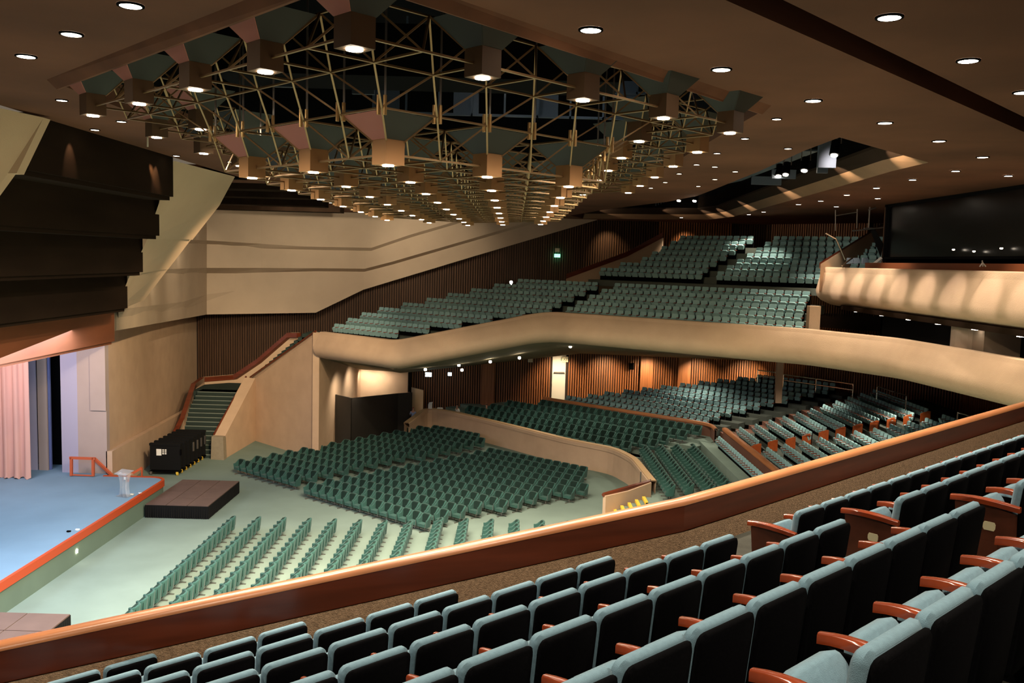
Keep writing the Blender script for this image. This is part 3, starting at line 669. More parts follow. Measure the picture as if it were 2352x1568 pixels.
def far_back():
    b = MB(); z0, z1 = .36, .85; b.prism([(-.20, .05, z0), (.20, .05, z0), (.215, .01, z1-.06), (.17, -.01, z1), (-.17, -.01, z1), (-.215, .01, z1-.06)], (0, .08, 0)); return b
def far_shell(): b = MB(); b.prism([(-.262, .02, .0), (.262, .02, .0), (.262, -.02, .66), (.215, -.035, .81), (-.215, -.035, .81), (-.262, -.02, .66)], (0, .03, 0)); return b  # shell widened to the full pitch so its black stands for shaded gaps
def far_pad():
    b = MB(); b.prism([(-.20, .20, .28), (.20, .20, .28), (.21, .30, .52), (.15, .325, .58), (-.15, .325, .58), (-.21, .30, .52)], (0, -.085, .04)); return b
def far_arm(): b = MB(); b.box(-.3, .05, .60, -.25, .42, .64); return b
def far_side(): b = MB(); b.box(-.295, .05, 0, -.255, .38, .6); return b
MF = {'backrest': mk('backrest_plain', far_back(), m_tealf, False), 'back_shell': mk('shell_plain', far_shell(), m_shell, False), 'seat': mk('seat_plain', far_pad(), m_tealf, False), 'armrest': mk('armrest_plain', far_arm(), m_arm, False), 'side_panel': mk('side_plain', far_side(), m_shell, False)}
# green tub armchair
def tub_shell():
    b = MB(); N = 14; W2 = .335; D = .58; pin = []
    path = []
    for i in range(N+1):        # U in plan: from one front tip round the back to the other
        t = i/N
        if t < .3: x, y = -W2, D-(D-.2)*(t/.3)
        elif t > .7: x, y = W2, .2+(D-.2)*((t-.7)/.3)
        else:
            a = PI+PI*((t-.3)/.4); x, y = W2*math.cos(a)*1.0, .2+.2*math.sin(a)
            x = math.copysign(min(W2, abs(x)**.7*W2**.3), x)
        bk = max(0, min(1, (.52-y)/.42)); bk = bk*bk*(3-2*bk)
        path.append((x, y, .66+.25*bk))
    rows = []
    for x, y, h in path:
        l = math.hypot(x, y-.25) or 1; nx, ny = x/l, (y-.25)/l; th = .10
        rows.append([(x*.86, y*.86+.06, .26), (x, y, h-.02), (x-nx*.02, y-ny*.02, h), (x-nx*th, y-ny*th, h), (x-nx*(th+.01), y-ny*(th+.01), .36), (x*.7, y*.8+.08, .28)])
    b.grid(rows, close=True); n = 6; b.f += [tuple(range(n)), tuple(range(N*n, N*n+n))[::-1]]; b.mi += [0, 0]; return b
def tub_seat(): b = MB(); b.prism([(-.235, .10, .30), (.235, .10, .30), (.245, .56, .30), (.20, .61, .30), (-.20, .61, .30), (-.245, .56, .30)], (0, 0, .16)); return b
def tub_pad(): b = MB(); b.prism([(-.22, .07, .44), (.22, .07, .44), (.235, .04, .82), (.18, .035, .90), (-.18, .035, .90), (-.235, .04, .82)], (0, .19, 0)); return b
def tub_base():
    b = MB(); b.tube((0, .3, .04), (0, .3, .30), .04, 8); b.box(-.33, .24, .07, .33, .32, .12); b.box(-.03, .0, 0, .03, .62, .04); b.box(-.04, .58, 0, .04, .70, .05); return b
MG = {'shell': mk('tub_shell', tub_shell(), m_green), 'seat_cushion': mk('tub_seat', tub_seat(), m_green, False), 'back_pad': mk('tub_pad', tub_pad(), m_greend, False), 'pedestal': mk('tub_base', tub_base(), m_steel, False)}
def plant(names, meshes, loc, rz, rootname, first={}):
    r = empty(rootname, loc, rz)
    for n in names: put(n, meshes[n], r)
    return r
# ---- near seats (in the balcony with the viewer) ----
p_ = .55/1.2; c0 = -6.634/1.2; rp = 1.052/1.2; zt0 = 12-(12-8.673)/1.2; rz_ = .386/1.2
offs = {0: 3.88/1.2, 1: 3.391/1.2, 2: 2.825/1.2, 3: 2.91/1.2, 4: 2.945/1.2, 5: 3.063/1.2, -1: s_at((un.x, un.y), (vn.x, vn.y), c0-rp, zt0-rz_, 329), -2: s_at((un.x, un.y), (vn.x, vn.y), c0-2*rp, zt0-2*rz_, 94), 6: 3.2/1.2}
near_n = {-2: (-1, 1), -1: (-2, 2), 0: (-6, 2), 1: (-5, 5), 2: (-4, 7), 3: (-2, 7), 4: (-1, 7), 5: (0, 16), 6: (1, 14)}
near_r = {2: 6.968, 3: 6.958, 4: 6.89}
rownm = {-2: 'lowest', -1: 'second lowest', 0: 'third lowest', 1: 'fourth lowest', 2: 'fifth lowest', 3: 'sixth lowest', 4: 'seventh lowest', 5: 'eighth lowest', 6: 'topmost'}
angn = math.atan2(-vn.y, -vn.x)-PI/2
def near_seat(k, s, label, end=False):
    q = un*(s+p_/2)+vn*(c0+rp*k); zf = zt0+rz_*k-.86/1.2
    r = plant(('backrest', 'back_shell', 'seat', 'armrest', 'side_panel'), ME, L((q.x, q.y, zf)), angn, 'theatre_seat')
    tag(r, label, 'theatre seat', 'teal folding seats on the near balcony'); return r, q, zf
near_list = []; nt = []
for k, (i0, i1) in near_n.items():
    cnt = 0
    for i in range(i0, i1+1):
        s = offs[k]+i*p_; q = un*s+vn*(c0+rp*k)
        px, py = PR(q.x, q.y, zt0+rz_*k)
        if q.y < .4 or px < -250: continue
        cnt += 1
        near_seat(k, s, 'teal folding seat, %s along the %s near row, before the aisle' % (ordw(cnt), rownm[k]))
    if k in near_r:
        for i in range(0, 18 if k < 4 else 10):
            s = near_r[k]+i*p_
            q = un*s+vn*(c0+rp*k); px, py = PR(q.x, q.y, zt0+rz_*k)
            if px > 2500: break
            r, q, zf = near_seat(k, s, 'teal folding seat, %s along the %s near row, past the aisle' % (ordw(i+1), rownm[k]))
            if i == 0:     # carved wooden end panel with a number plaque
                b = MB(); x = -.30; b.prism([(x-.02, -.02, .0), (x-.02, .44, .0), (x-.02, .50, .60), (x-.02, .30, .63), (x-.02, .0, .58)], (.045, 0, 0))
                e = put('end_panel', mk('end_panel', b, m_endw, False), r)
                b = MB(); b.prism([(x-.03, .16, .40), (x-.03, .24, .40), (x-.03, .25, .42), (x-.03, .25, .455), (x-.03, .24, .475), (x-.03, .16, .475), (x-.03, .15, .455), (x-.03, .15, .42)], (.02, 0, 0))
                put('plaque', mk('plaque', b, m_plaq, False), e)
                b = MB(); b.prism([(x-.028, .12, .12), (x-.028, .30, .12), (x-.028, .30, .3), (x-.028, .12, .3)], (.01, 0, 0)); put('inset_panel', mk('inset', b, m_endw, False), e)
                put('end_armrest', mk('end_arm', arm(x-.005, .63, -.03, .54, .075), m_arm), r)
# near terrace
tr = []
for k in range(-4, 8): tr.append((c0+rp*k, zt0+rz_*k-.86/1.2))
b = MB()
for i, (c, zf) in enumerate(tr):
    k = i-4; cf = c-.62*rp if k not in (2,) else c-.62*rp; cb = c+.38*rp; sA_ = -6.
    sE_ = {-4: 1.6, -3: 2.4, -2: 3.2, -1: 3.9, 0: 5.2, 1: 6.5}.get(k, 34.)
    if k == 2: cf = -5.0
    if k < 2: cf = c-.62*rp
    P = [un*s+vn*cc for s, cc in ((sA_, cf), (sE_, cf), (sE_, cb), (sA_, cb))]
    b.prism([(q.x, q.y, zf-1.2) for q in P], (0, 0, 1.2))
    if k < 2:      # strip in front of the row up to the parapet
        P = [un*s+vn*cc for s, cc in ((sE_-1.6, cf-1.0), (sE_-.2, cf-.35), (sE_, cf), (sE_-1.6, cf))]
        b.prism([(q.x, q.y, zf-1.2) for q in P], (0, 0, 1.18))
struct('floor_near_balcony', b, mat('dark_aisle_carpet', (.045, .045, .038), .95, noise=.2, nscale=3, bump=.3, bscale=80, spec=.05), fix=True)
b = MB()
for k in range(3, 7):
    q0 = un*6.15+vn*(c0+rp*k-.62*rp); q1 = un*6.85+vn*(c0+rp*k-.62*rp); zf = zt0+rz_*k-.86/1.2
    d = vn*.07; b.prism([(q0.x, q0.y, zf+.002), (q1.x, q1.y, zf+.002), (q1.x+d.x, q1.y+d.y, zf+.002), (q0.x+d.x, q0.y+d.y, zf+.002)], (0, 0, .012))
struct('trim_33', b, mat('pale_step_nosing', (.55, .42, .28), .6))
b = MB()
for i in range(9):
    c_ = c0+rp*(3.95+.11*i); q0 = un*6.15+vn*c_; q1 = un*6.86+vn*c_; zf = zt0+rz_*4-.86/1.2+.03*i; d = vn*.045
    b.prism([(q0.x, q0.y, zf+.02), (q1.x, q1.y, zf+.02), (q1.x+d.x, q1.y+d.y, zf+.02), (q0.x+d.x, q0.y+d.y, zf+.02)], (0, 0, .03))
struct('trim_37', b, MATS['pale_step_nosing'])
# ---- distant seats: the 300 largest of each kind as things, the rest as stuff ----
def wr(s): return s
for kind, lim, names, meshes, root, desc, cat in (('teal', 215, ('backrest', 'back_shell', 'seat', 'armrest'), MF, 'theatre_seat', 'pale teal seat', 'theatre seat'), ('green', 300, ('shell', 'seat_cushion', 'back_pad', 'pedestal'), MG, 'tub_armchair', 'green tub armchair', 'armchair')):
    lst = [s for s in SEATS if s[0] == kind]
    lst.sort(key=lambda s: s[2])
    ind, rest = lst[:lim], lst[lim:]
    for (_, x, y, z, a, block, r, i) in ind:
        o = plant(names, meshes, L((x, y, z)), a, root)
        tag(o, '%s, %s in %s row, %s' % (desc, ordw(i), ordw(r), block), cat, 'seats of the %s' % block)
    b = MB(); ms = []; 
    for n_ in (names if kind == 'teal' else names): ms.append(meshes[n_].materials[0])
    src = [([tuple(v.co) for v in meshes[n_].vertices], [tuple(p.vertices) for p in meshes[n_].polygons], j) for j, n_ in enumerate(names)]

    for (_, x, y, z, a, block, r, i) in rest:
        ca, sa = math.cos(a), math.sin(a)
        for vs, fs, j in src:
            b.cur = j; b.add([(x*K+X*ca-Y*sa, y*K+X*sa+Y*ca, z*K+Z) for X, Y, Z in vs], fs)
    o = build('distant_'+('theatre_seats' if kind == 'teal' else 'tub_armchairs'), b, ms, k=1.)
    tag(o, 'the most distant %s rows, filling the far banks of the hall' % ('pale teal theatre seat' if kind == 'teal' else 'green tub armchair'), cat, kind='stuff')
print('SEATS', len(SEATS), len([s for s in SEATS if s[0] == 'teal']))
# ------------------------------------------------------------------ space frame
ZB1, ZT1, ZB2, ZT2 = 14.52, 15.12, 13.50, 14.06
def nd(i, j): return (-1.9+(i-j)*.71, 10.35+(i+j)*.70)
def inside(x, y):
    return -8.25 < x < 4.45 and y > 10.0+abs(x+1.9)*1.0 and y < 37.7-abs(x+1.9)*.93
def low(i, j, x):
    return min(i, j) >= 1.45 and -5.55 < x < 1.85
sf = empty('space_frame', L((-1.9, 24, 14.5)))
tag(sf, 'bronze lattice of tubes hanging in the opening of the brown ceiling', 'space frame')
OFF = Vector((-1.9*K, 24*K, 14.5*K))
def sfpart(name, segs, r, m, kind=None, n=4):
    b = MB()
    for a, c in segs: b.tube(Vector(a)*K-OFF, Vector(c)*K-OFF, r*K, n)
    o = build(name, b, m, parent=sf, k=1.)
    if kind: o['kind'] = kind
    return o
bot, top = {}, {}
RNG = range(-1, 32)
for i in RNG:
    for j in RNG:
        x, y = nd(i, j)
        if inside(x, y): bot[(i, j)] = (x, y, ZB2 if low(i, j, x) else ZB1)
        x, y = nd(i+.5, j+.5)
        if inside(x, y): top[(i, j)] = (x, y, ZT2 if (min(i, j) >= 1 and -5.6 < x < 1.9) else ZT1)
def chords(d, name, r):
    for axis in (0, 1):
        for a in RNG:
            seg = []
            for c in list(RNG)+[99]:
                key = (c, a) if axis == 0 else (a, c); nxt = (c+1, a) if axis == 0 else (a, c+1)
                if key in d and nxt in d and d[key][2] == d[nxt][2]: seg.append((d[key], d[nxt]))
                elif seg: sfpart(name, seg, r, m_strut); seg = []
chords(bot, 'bottom_chord', .020); chords(top, 'top_chord', .018)
webs = []
for (i, j), p in bot.items():
    for di, dj in ((0, 0), (-1, 0), (0, -1), (-1, -1)):
        q = top.get((i+di, j+dj))
        if q and q[2] > p[2] and q[2]-p[2] < 1.2: webs.append((p, q))
        elif q and q[2] < p[2]: webs.append((p, q))
webs.sort(key=lambda s: s[0][1])
for s in webs[:96]: sfpart('web_strut', [s], .019, m_strut)
sfpart('web_struts', webs[96:], .017, m_strut, 'stuff')
# brass drop tubes where the frame steps down
np_ = 0
edge = [p for (i, j), p in top.items() if p[2] == ZT2 and (min(i, j) == 1 or p[0] > 1.3 or p[0] < -5.0)]
edge.sort(key=lambda p: p[1])
for p in edge[:48]:
    segs = [((p[0]+dx, p[1], ZT2-.10), (p[0]+dx, p[1], ZT2+.17)) for dx in (-.045, .045)]
    sfpart('drop_tube', segs, .028, m_brass, n=8)
    if p[1] < 20: sfpart('hanger', [((p[0]+.04, p[1]+.05, ZT2+.1), (p[0]+.04, p[1]+.05, 16.2))], .02, m_steel)
# pendant lamps: funnel panels, box housing, lit lens
LENS = 0
lamp_pos = []
for (i, j), p in bot.items():
    if i % 2 or j % 2: continue
    lamp_pos.append((p[1], i, j, p))
lamp_pos.sort()
colname = lambda x: ordw(int(round((x+7.58)/1.42))+1)
for n_, (_, i, j, p) in enumerate(lamp_pos):
    g = empty('pendant_lamp', L(p), PI/4); z2 = p[2] == ZB2
    tag(g, 'boxy lattice lamp, %s column from the stage, %s from the near balcony' % (colname(p[0]), ordw(1+len([q for q in lamp_pos[:n_] if abs(q[3][0]-p[0]) < .1]))), 'pendant lamp', 'pendant lamps of the ceiling lattice')
    h = .17; b = MB(); b.box(-h, -h, -.16, h, h, .22)
    hous = m_boxl if (z2 or i > 8) else m_box
    build('housing', b, hous, parent=g)
    b = MB(); b.tube((0, 0, -.175), (0, 0, -.158), .085 if z2 else .10, 16); build('lens', b, m_lens, parent=g)
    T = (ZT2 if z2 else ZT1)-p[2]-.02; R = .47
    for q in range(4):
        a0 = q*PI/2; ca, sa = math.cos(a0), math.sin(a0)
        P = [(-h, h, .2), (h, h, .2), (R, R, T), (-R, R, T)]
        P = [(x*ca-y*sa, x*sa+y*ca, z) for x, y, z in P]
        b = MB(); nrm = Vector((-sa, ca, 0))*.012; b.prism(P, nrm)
        redlit = (q == 1 and p[0] < -1.0 and min(i, j) <= 2 and i <= 2)  # these faces take the colour with the red reflected light in it
        build('funnel_panel', b, m_redlit if redlit else m_gray, parent=g, fix=True)
    if p[1] < 40: spot((p[0], p[1], p[2]-.22), (p[0], p[1], 0), E_LAMP, 150, 1.0, r=.1)
# catwalk bits seen through the lattice
b = MB(); b.box(-6, 17.5, 15.5, 2, 19, 16.4); b.box(-5, 21, 16.4, 2, 21.3, 17.4)
tag(build('hanging_catwalk', b, m_dark), 'black catwalk beam hanging above the stepped lattice', 'catwalk')
for i, (px, py, y, wd) in enumerate([(800, 130, 20, .7), (1150, 175, 20, .3), (835, 185, 20, .5), (650, 165, 18, .4)]):
    P = PY(px, py, y); b = MB(); b.box(-wd/2, -.05, -.3, wd/2, .05, .3); b.box(-wd/2-.1, -.06, -.02, wd/2+.1, .06, .03)
    o = build('blue_board', b, m_catw if i else m_paleb); o.location = L(P); tag(o, 'blue-grey catwalk panel behind the lattice, %s of four' % ordw(i+1), 'panel', 'catwalk panels behind the lattice')

for i, (px, py, y) in enumerate([(1156, 147, 22), (1138, 143, 22), (905, 158, 19), (1560, 262, 24), (1475, 293, 20)]):
    P = PY(px, py, y); b = MB(); b.tube((0, -.03, 0), (0, .04, 0), .035 if i < 2 else .05, 10); b.tube((0, .03, 0), (0, .1, .1), .05, 8)
    o = build('work_lamp', b, m_lens if i < 2 else m_white); o.location = L(P); tag(o, 'small work lamp in the dark void above the lattice, %s of five' % ordw(i+1), 'lamp', 'work lamps above the lattice')
for x, y in ((-1, 21), (2, 22)):
    pl = bpy.data.lights.new('void', 'POINT'); pl.energy = 20; pl.color = (.8, .9, 1); pl.shadow_soft_size = .05; po = bpy.data.objects.new('void_point', pl); C.objects.link(po); po.location = L((x, y, 16.2))
b = MB()
for k in range(9): b.box(-4+k*.9, 24.5, 15.9, -3.95+k*.9, 24.6, 18.5)
for z in (15.9, 16.6, 17.4, 18.2): b.box(-5, 24.5, z, 4.3, 24.6, z+.06)
for k in range(4): b.box(-4+k*2.2, 24.8, 16.0, -3.3+k*2.2, 24.85, 17.0)
tag(build('catwalk_cage', b, m_catw), 'blue-grey steel cage hanging in the void above the lattice', 'catwalk')
# ------------------------------------------------------------------ recessed downlights in the ceiling
def down(px, py, z, label, lit=True, r=.13, e=None, sp=True, grp='recessed ceiling downlights', deg=80):
    P = PZ(px, py, z); g = empty('downlight', L(P)); tag(g, label, 'downlight', grp)
    b = MB(); rows = []
    for rr, zz in ((r*1.25, -.002), (r*1.25, -.02), (r*1.02, -.024), (r*.98, .01)): rows.append([(rr*math.cos(a), rr*math.sin(a), zz) for a in [k*2*PI/20 for k in range(20)]])
    b.grid(rows, close=True); build('trim_ring', b, m_shell, parent=g)
    b = MB(); b.tube((0, 0, -.02), (0, 0, -.004), r, 20); build('lens', b, m_lens if lit else m_lensd, parent=g)
    if sp: spot((P.x, P.y, P.z-.06), (P.x, P.y, 0), e or E_DOWN, deg, .7, r=.1)
for i, p in enumerate([(1357, 67), (1657, 158), (1868, 230), (2033, 281), (2157, 323), (2257, 360)]):
    down(*p, 15, 'recessed downlight beside the lattice, %s along the long brown soffit' % ordw(i+1), lit=i < 4)
for i, p in enumerate([(2043, 38), (2224, 138), (2350, 211)]): down(*p, 15, 'recessed downlight beyond the black slot, %s from the top of the brown soffit' % ordw(i+1))
for i, p in enumerate([(300, 11), (164, 77), (60, 128)]): down(*p, 15, 'recessed downlight in the dark stage-side ceiling, %s from the lattice edge' % ordw(i+1))
for i, p in enumerate([(142, 229), (218, 297), (279, 278), (405, 357), (530, 371), (638, 437), (759, 465)]): down(*p, 15, 'dim downlight along the stage edge of the ceiling, %s from the balcony' % ordw(i+1), lit=False, r=.10, sp=i % 2 == 0)
for i, p in enumerate([(1784, 272), (1711, 317), (1810, 340), (1600, 350), (1647, 351), (1642, 382), (1689, 393), (1600, 377), (1560, 398), (1642, 411), (1604, 427), (1528, 418), (1495, 431)]):
    down(*p, 15, 'small dim downlight between the lattice and the lighting slot, %s from the balcony' % ordw(i+1), lit=False, r=.085, sp=i % 3 == 0)
for i, p in enumerate([(2195, 392), (2096, 412), (2013, 431), (1945, 447), (1885, 461), (1834, 469), (1754, 486), (1720, 492), (2016, 455), (1921, 474), (1565, 499), (2316, 403)]):
    down(*p, 14.99, 'downlight over the upper seats beyond the lighting slot, %s from the balcony' % ordw(i+1), r=.11, e=E_DOWN*1.25)
# lights under the balcony
us_ = [(977, 849), (1054, 839), (1061, 850), (1122, 816.6), (1126, 831), (1195, 809), (1193, 822), (1260, 788), (1310, 796)]
for i, (px, py) in enumerate(us_):
    z = 7.6-.25*(i % 2); 
    f = (px-905)/345.; zf_ = 7.6+1.7*min(1, f); Yb = 52+2*(i % 2)
    P = PY(px, py, Yb); g = empty('soffit_light', L(P)); tag(g, 'small bright soffit light under the far balcony, %s from the pale wall' % ordw(i+1), 'downlight', 'soffit lights under the far balcony')
    b = MB(); b.tube((0, -.03, -.015), (0, .02, .04), .085, 14); build('lens', b, m_lens, parent=g)
for px in (980, 1130, 1290, 1400, 1500, 1620, 1740): 
    P = PY(px, 838 if px < 1200 else 800, 60.5); spot((P.x, 61.0, 5.1), (P.x, 63.0, 3.2), E_WASH*1.5, 100, .9, (1, .72, .42))
for x in (-10.2, -9.2, -8.1): spot((x, 60.4, 4.1), (x-.1, 61.5, 2.9), E_WASH*.38, 110, 1, (1, .84, .64), r=.1)
# unseen spots added under the balcony to brighten the tier seats
for x, y in ((2, 55), (6, 53), (10, 50), (13.5, 53), (15, 48), (17, 43), (17, 37), (9, 45), (12, 57.5), (18, 52), (20.5, 46), (20.5, 39), (15, 32)): spot((x, y, 5.6), (x-.5, y, 1), E_DOWN*.62, 140, .8, (1, .86, .68), r=.2)

# ------------------------------------------------------------------ lighting slot: catwalk, spotlights, scallops
b = MB()
for a, c in zip(SN[2:-1], SN[3:]):
    b.tube((a[0]+1.2, a[1], 15.9), (c[0]+1.2, c[1], 15.9), .04, 5); b.tube((a[0]+1.2, a[1], 16.5), (c[0]+1.2, c[1], 16.5), .04, 5)
    b.prism([(a[0]+1.0, a[1], 15.7), (c[0]+1.0, c[1], 15.7), (c[0]+1.9, c[1], 15.7), (a[0]+1.9, a[1], 15.7)], (0, 0, .05))
for i in range(34): y = 24+i; b.tube((9.0, y, 15.7), (9.0, y, 16.9), .03, 4)
tag(build('lighting_catwalk', b, m_catw), 'blue-grey steel catwalk running inside the curved lighting slot', 'catwalk')
for i, (px, py, y, sx, sz) in enumerate([(1760, 415, 33, 1.1, .3), (1800, 400, 30, .8, .3), (1900, 352, 25, .5, .8), (1890, 365, 25.5, .3, .8)]):
    P = PY(px, py, y); b = MB(); b.box(-sx/2, -.05, -sz/2, sx/2, .05, sz/2); b.box(-sx/2, -.07, sz/2-.04, sx/2, .07, sz/2); o = build('slot_board', b, m_paleb); o.location = L(P)
    tag(o, 'pale blue board inside the lighting slot, %s by height of the row' % ordw(i+1), 'board', 'boards inside the lighting slot')
for i, (px, py, y) in enumerate([(1851, 370, 26.5), (1808, 381, 29), (1920, 332, 23.5), (1792, 385, 30), (1562, 447, 42), (1598, 447, 40)]):
    P = PY(px, py, y); g = empty('spotlight', L(P), 1.0); tag(g, 'black theatre spotlight in the curved slot, %s of six' % ordw(i+1), 'spotlight', 'theatre spotlights in the ceiling slot')
    b = MB(); b.tube((0, 0, .1), (-.12, .0, -.28), .11, 12, .13); build('body', b, m_shell, parent=g)
    b = MB(); b.tube((-.12, 0, -.28), (-.13, 0, -.31), .085, 12); build('lens', b, m_lens, parent=g)
    b = MB(); b.tube((0, -.13, .02), (0, -.13, .4), .015, 5); b.tube((0, .13, .02), (0, .13, .4), .015, 5); b.tube((0, -.13, .4), (0, .13, .4), .015, 5); build('yoke', b, m_steel, parent=g)
for f in (.02, .17, .30, .42, .55, .66, .78, .9):
    i = f*(len(SF)-1); k = int(i); t = i-k; a, c = SF[k], SF[k+1]; x, y = a[0]+(c[0]-a[0])*t, a[1]+(c[1]-a[1])*t
    spot((x-.25, y+.1, 15.0), (x+1.1, y+.15, 15.35), E_WASH*.22, 80, .5, (1, .78, .5), r=.03)
# spots added without fixtures to brighten fascias, seats and the stage-side walls
for p, q, e, d in [((6, 26, 14.7), (14.9, 36, 8.6), .8, 36), ((6, 22, 14.7), (15.5, 29, 8.4), 1.0, 42),
                   ((2, 26, 13.2), (8, 42, 8.6), 1.5, 40), ((-1, 28, 13.2), (0, 46, 8), 1.5, 42), ((-4, 30, 13.2), (-9, 49, 6.8), 2.0, 46), ((4, 28, 13.6), (12, 38, 8.6), 1.0, 34),
                   ((-6, 34, 14), (-13.5, 53, 3.0), 5.0, 44), ((-7, 30, 14), (-21, 52, 4.5), 8.0, 44), ((-7, 26, 14), (-20, 42, 3), 1.6, 36)]:
    spot(p, q, E_WASH*3.3*e, d, .9, (1, .76, .47), r=.25)
for i in range(9):      # slanting pools on the booth front
    y = 43.4-2.15*i; spot((9.8, y-2.6, 15.2), (15.4, y, 11.0), E_WASH*3.2, 12+.4*i, .7, (1, .82, .70), r=.06)
spot((8.4, 24, 15.2), (15.3, 34, 10.8), E_WASH*.9, 60, .9, (1, .82, .68), r=.2)
# scallops on the beige panels and on the dark stage header
for x, y, z in ((439, 590, 57), (420, 660, 56), (482, 505, 58), (960, 640, 60)):
    pass
for p, q, e, d in ((PY(415, 540, 50.5), PY(425, 606, 53), .30, 80), (PY(360, 615, 44), PY(385, 680, 47), .30, 80), (PY(455, 505, 55), PY(452, 548, 57), .12, 60), ((-6.5, 55, 14.6), (-6.0, 62, 12.6), 1.3, 75), ((-9, 50, 14.6), (-10, 62, 9.5), 2.2, 90), ((-12.5, 50, 14.6), (-14, 61.5, 10.5), 2.2, 90), ((-14, 47, 14.0), (-18.5, 56, 10), 2.0, 90)):
    spot(p, q, E_WASH*e*1.2, d, .8, (1, .82, .58), r=.08)
for px in (1400, 1580, 1810, 1870): q = PY(px, 525, 62.4 if px < 1700 else 58); spot((q.x-.3, q.y-1.0, 14.8), (q.x, q.y+.6, 12.8), E_WASH*.5, 70, .8, (1, .68, .36), r=.06)
for y in (54, 57.5): spot((-9.4, y, 4.5), (-10.9, y+.5, 2.6), E_WASH*.5, 120, 1, (1, .84, .64), r=.1)
spot((-4, 42, 6.0), (-10.6, 58, 2.2), E_WASH*1.0, 26, 1, (1, .84, .64), r=.3)  # floating spot without a fixture, added to brighten the wall under the balcony
spot((9, 36, 14.6), (17, 43.5, 12.6), E_WASH*1.6, 40, .9, (1, .84, .66), r=.2)  # spot added without a fixture to brighten the booth ramp parapet
for y in (22.3, 27.6): spot((-10.9, y, 14.9), (-11.5, y, 13.4), 60, 48, .7, (1, .66, .40), r=.02)
for y in (30, 26, 22, 16): spot((-15.2, y, 14.5), (-15.6, y, 8.9), 110, 60, .9, (1, .55, .25), r=.2)
spot((-11, 27, 14.7), (-14.5, 33, 9.0), 110, 40, .9, (1, .6, .3))
spot((-5, 18, 14.5), (-13, 34.5, 12), E_WASH*2.0, 30, .9, (1, .84, .62), r=.2)  # warm spot added without a fixture to offset the greenish wedge panels
# stage light: cool and pinkish
area((-21, 30, 8.4), (-21, 31, 0), 1050, 4, 18, (.70, .82, 1.0))
area((-23, 36, 8.4), (-22.8, 41, 5), 260, 3, 2, (1.0, .72, .68))
spot((-17.5, 37.8, 8.6), (-20.8, 42.0, 5.4), 260, 60, .6, (.72, .76, 1.0), r=.1)
# unseen ceiling spots added to brighten the near balcony
for x, y in ((-4, 1.5), (-4, 7), (-1, 4), (1, 9), (1.5, 1), (3, 7), (5, 3), (7, 11), (9, 6), (11.5, 14), (2, -2)): spot((x, y, 14.9), (x, y+.2, 0), E_DOWN*.9, 120, .8, (1, .84, .64), r=.12)
# cool patch on the floor in front of the stage
area((-14.5, 27, 8.6), (-14.8, 28, 0), 900, 3, 10, (.55, .70, 1.0))

# ------------------------------------------------------------------ booth at the back
bz = 10.16; BT = 12.07
BP = smooth_path([(18.6, 45.3, BT), (16.2, 44.9, BT), (15.0, 43.4, BT), (15.3, 41.5, BT), (15.4, 10, BT)], r=.35, seg=5)
b = MB(); loft(b, BP, [(-.5, -.8), (-.5, 0), (-.08, 0), (0, -.05), (0, -.24), (.03, -.27), (.14, -.75), (.22, -1.15), (.16, -1.42), (-.05, -1.62), (-.5, -1.82), (-1.6, -1.98)])
struct('wall_booth', b, m_beige, smooth=True)
b = MB(); b.prism([(15.6, 10, 10.1), (15.4, 41, 10.1), (16.3, 44.3, 10.1), (18.6, 45, 10.1), (24, 45, 10.1), (24, 10, 10.1)], (0, 0, .2)); struct('ceiling_under_booth', b, m_head)
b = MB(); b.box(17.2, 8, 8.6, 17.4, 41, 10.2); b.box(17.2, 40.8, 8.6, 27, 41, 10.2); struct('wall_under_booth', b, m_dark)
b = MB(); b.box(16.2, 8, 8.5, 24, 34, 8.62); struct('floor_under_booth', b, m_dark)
P = PY(1870, 755, 39.6); b = MB(); b.box(P.x-.25, P.y, 8.6, P.x+.25, P.y+.4, 10.3); struct('wall_booth_column', b, m_beige)
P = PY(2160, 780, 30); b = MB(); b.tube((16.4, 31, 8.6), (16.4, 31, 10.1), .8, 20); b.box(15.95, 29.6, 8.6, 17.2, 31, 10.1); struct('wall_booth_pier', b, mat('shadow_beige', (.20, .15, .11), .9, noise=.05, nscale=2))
for i, (px, py, mm) in enumerate([(1968, 716, m_lensd), (2027, 726, m_lensd), (2088, 735, m_lens), (2156, 746, m_lensd), (2240, 759, m_lensd), (2345, 773, m_lens)]):
    d = ray(px, py); t = 15.75/d.x; P = Vector((0, 0, CZ))+d*t; P = Vector((P.x, P.y, 10.06))
    g = empty('soffit_light', L(P)); tag(g, 'round light in the booth underside, %s from its rounded nose' % ordw(i+1), 'downlight', 'lights in the booth underside')
    b = MB(); b.tube((0, 0, .0), (0, 0, .05), .12, 14); build('lens', b, mm, parent=g)
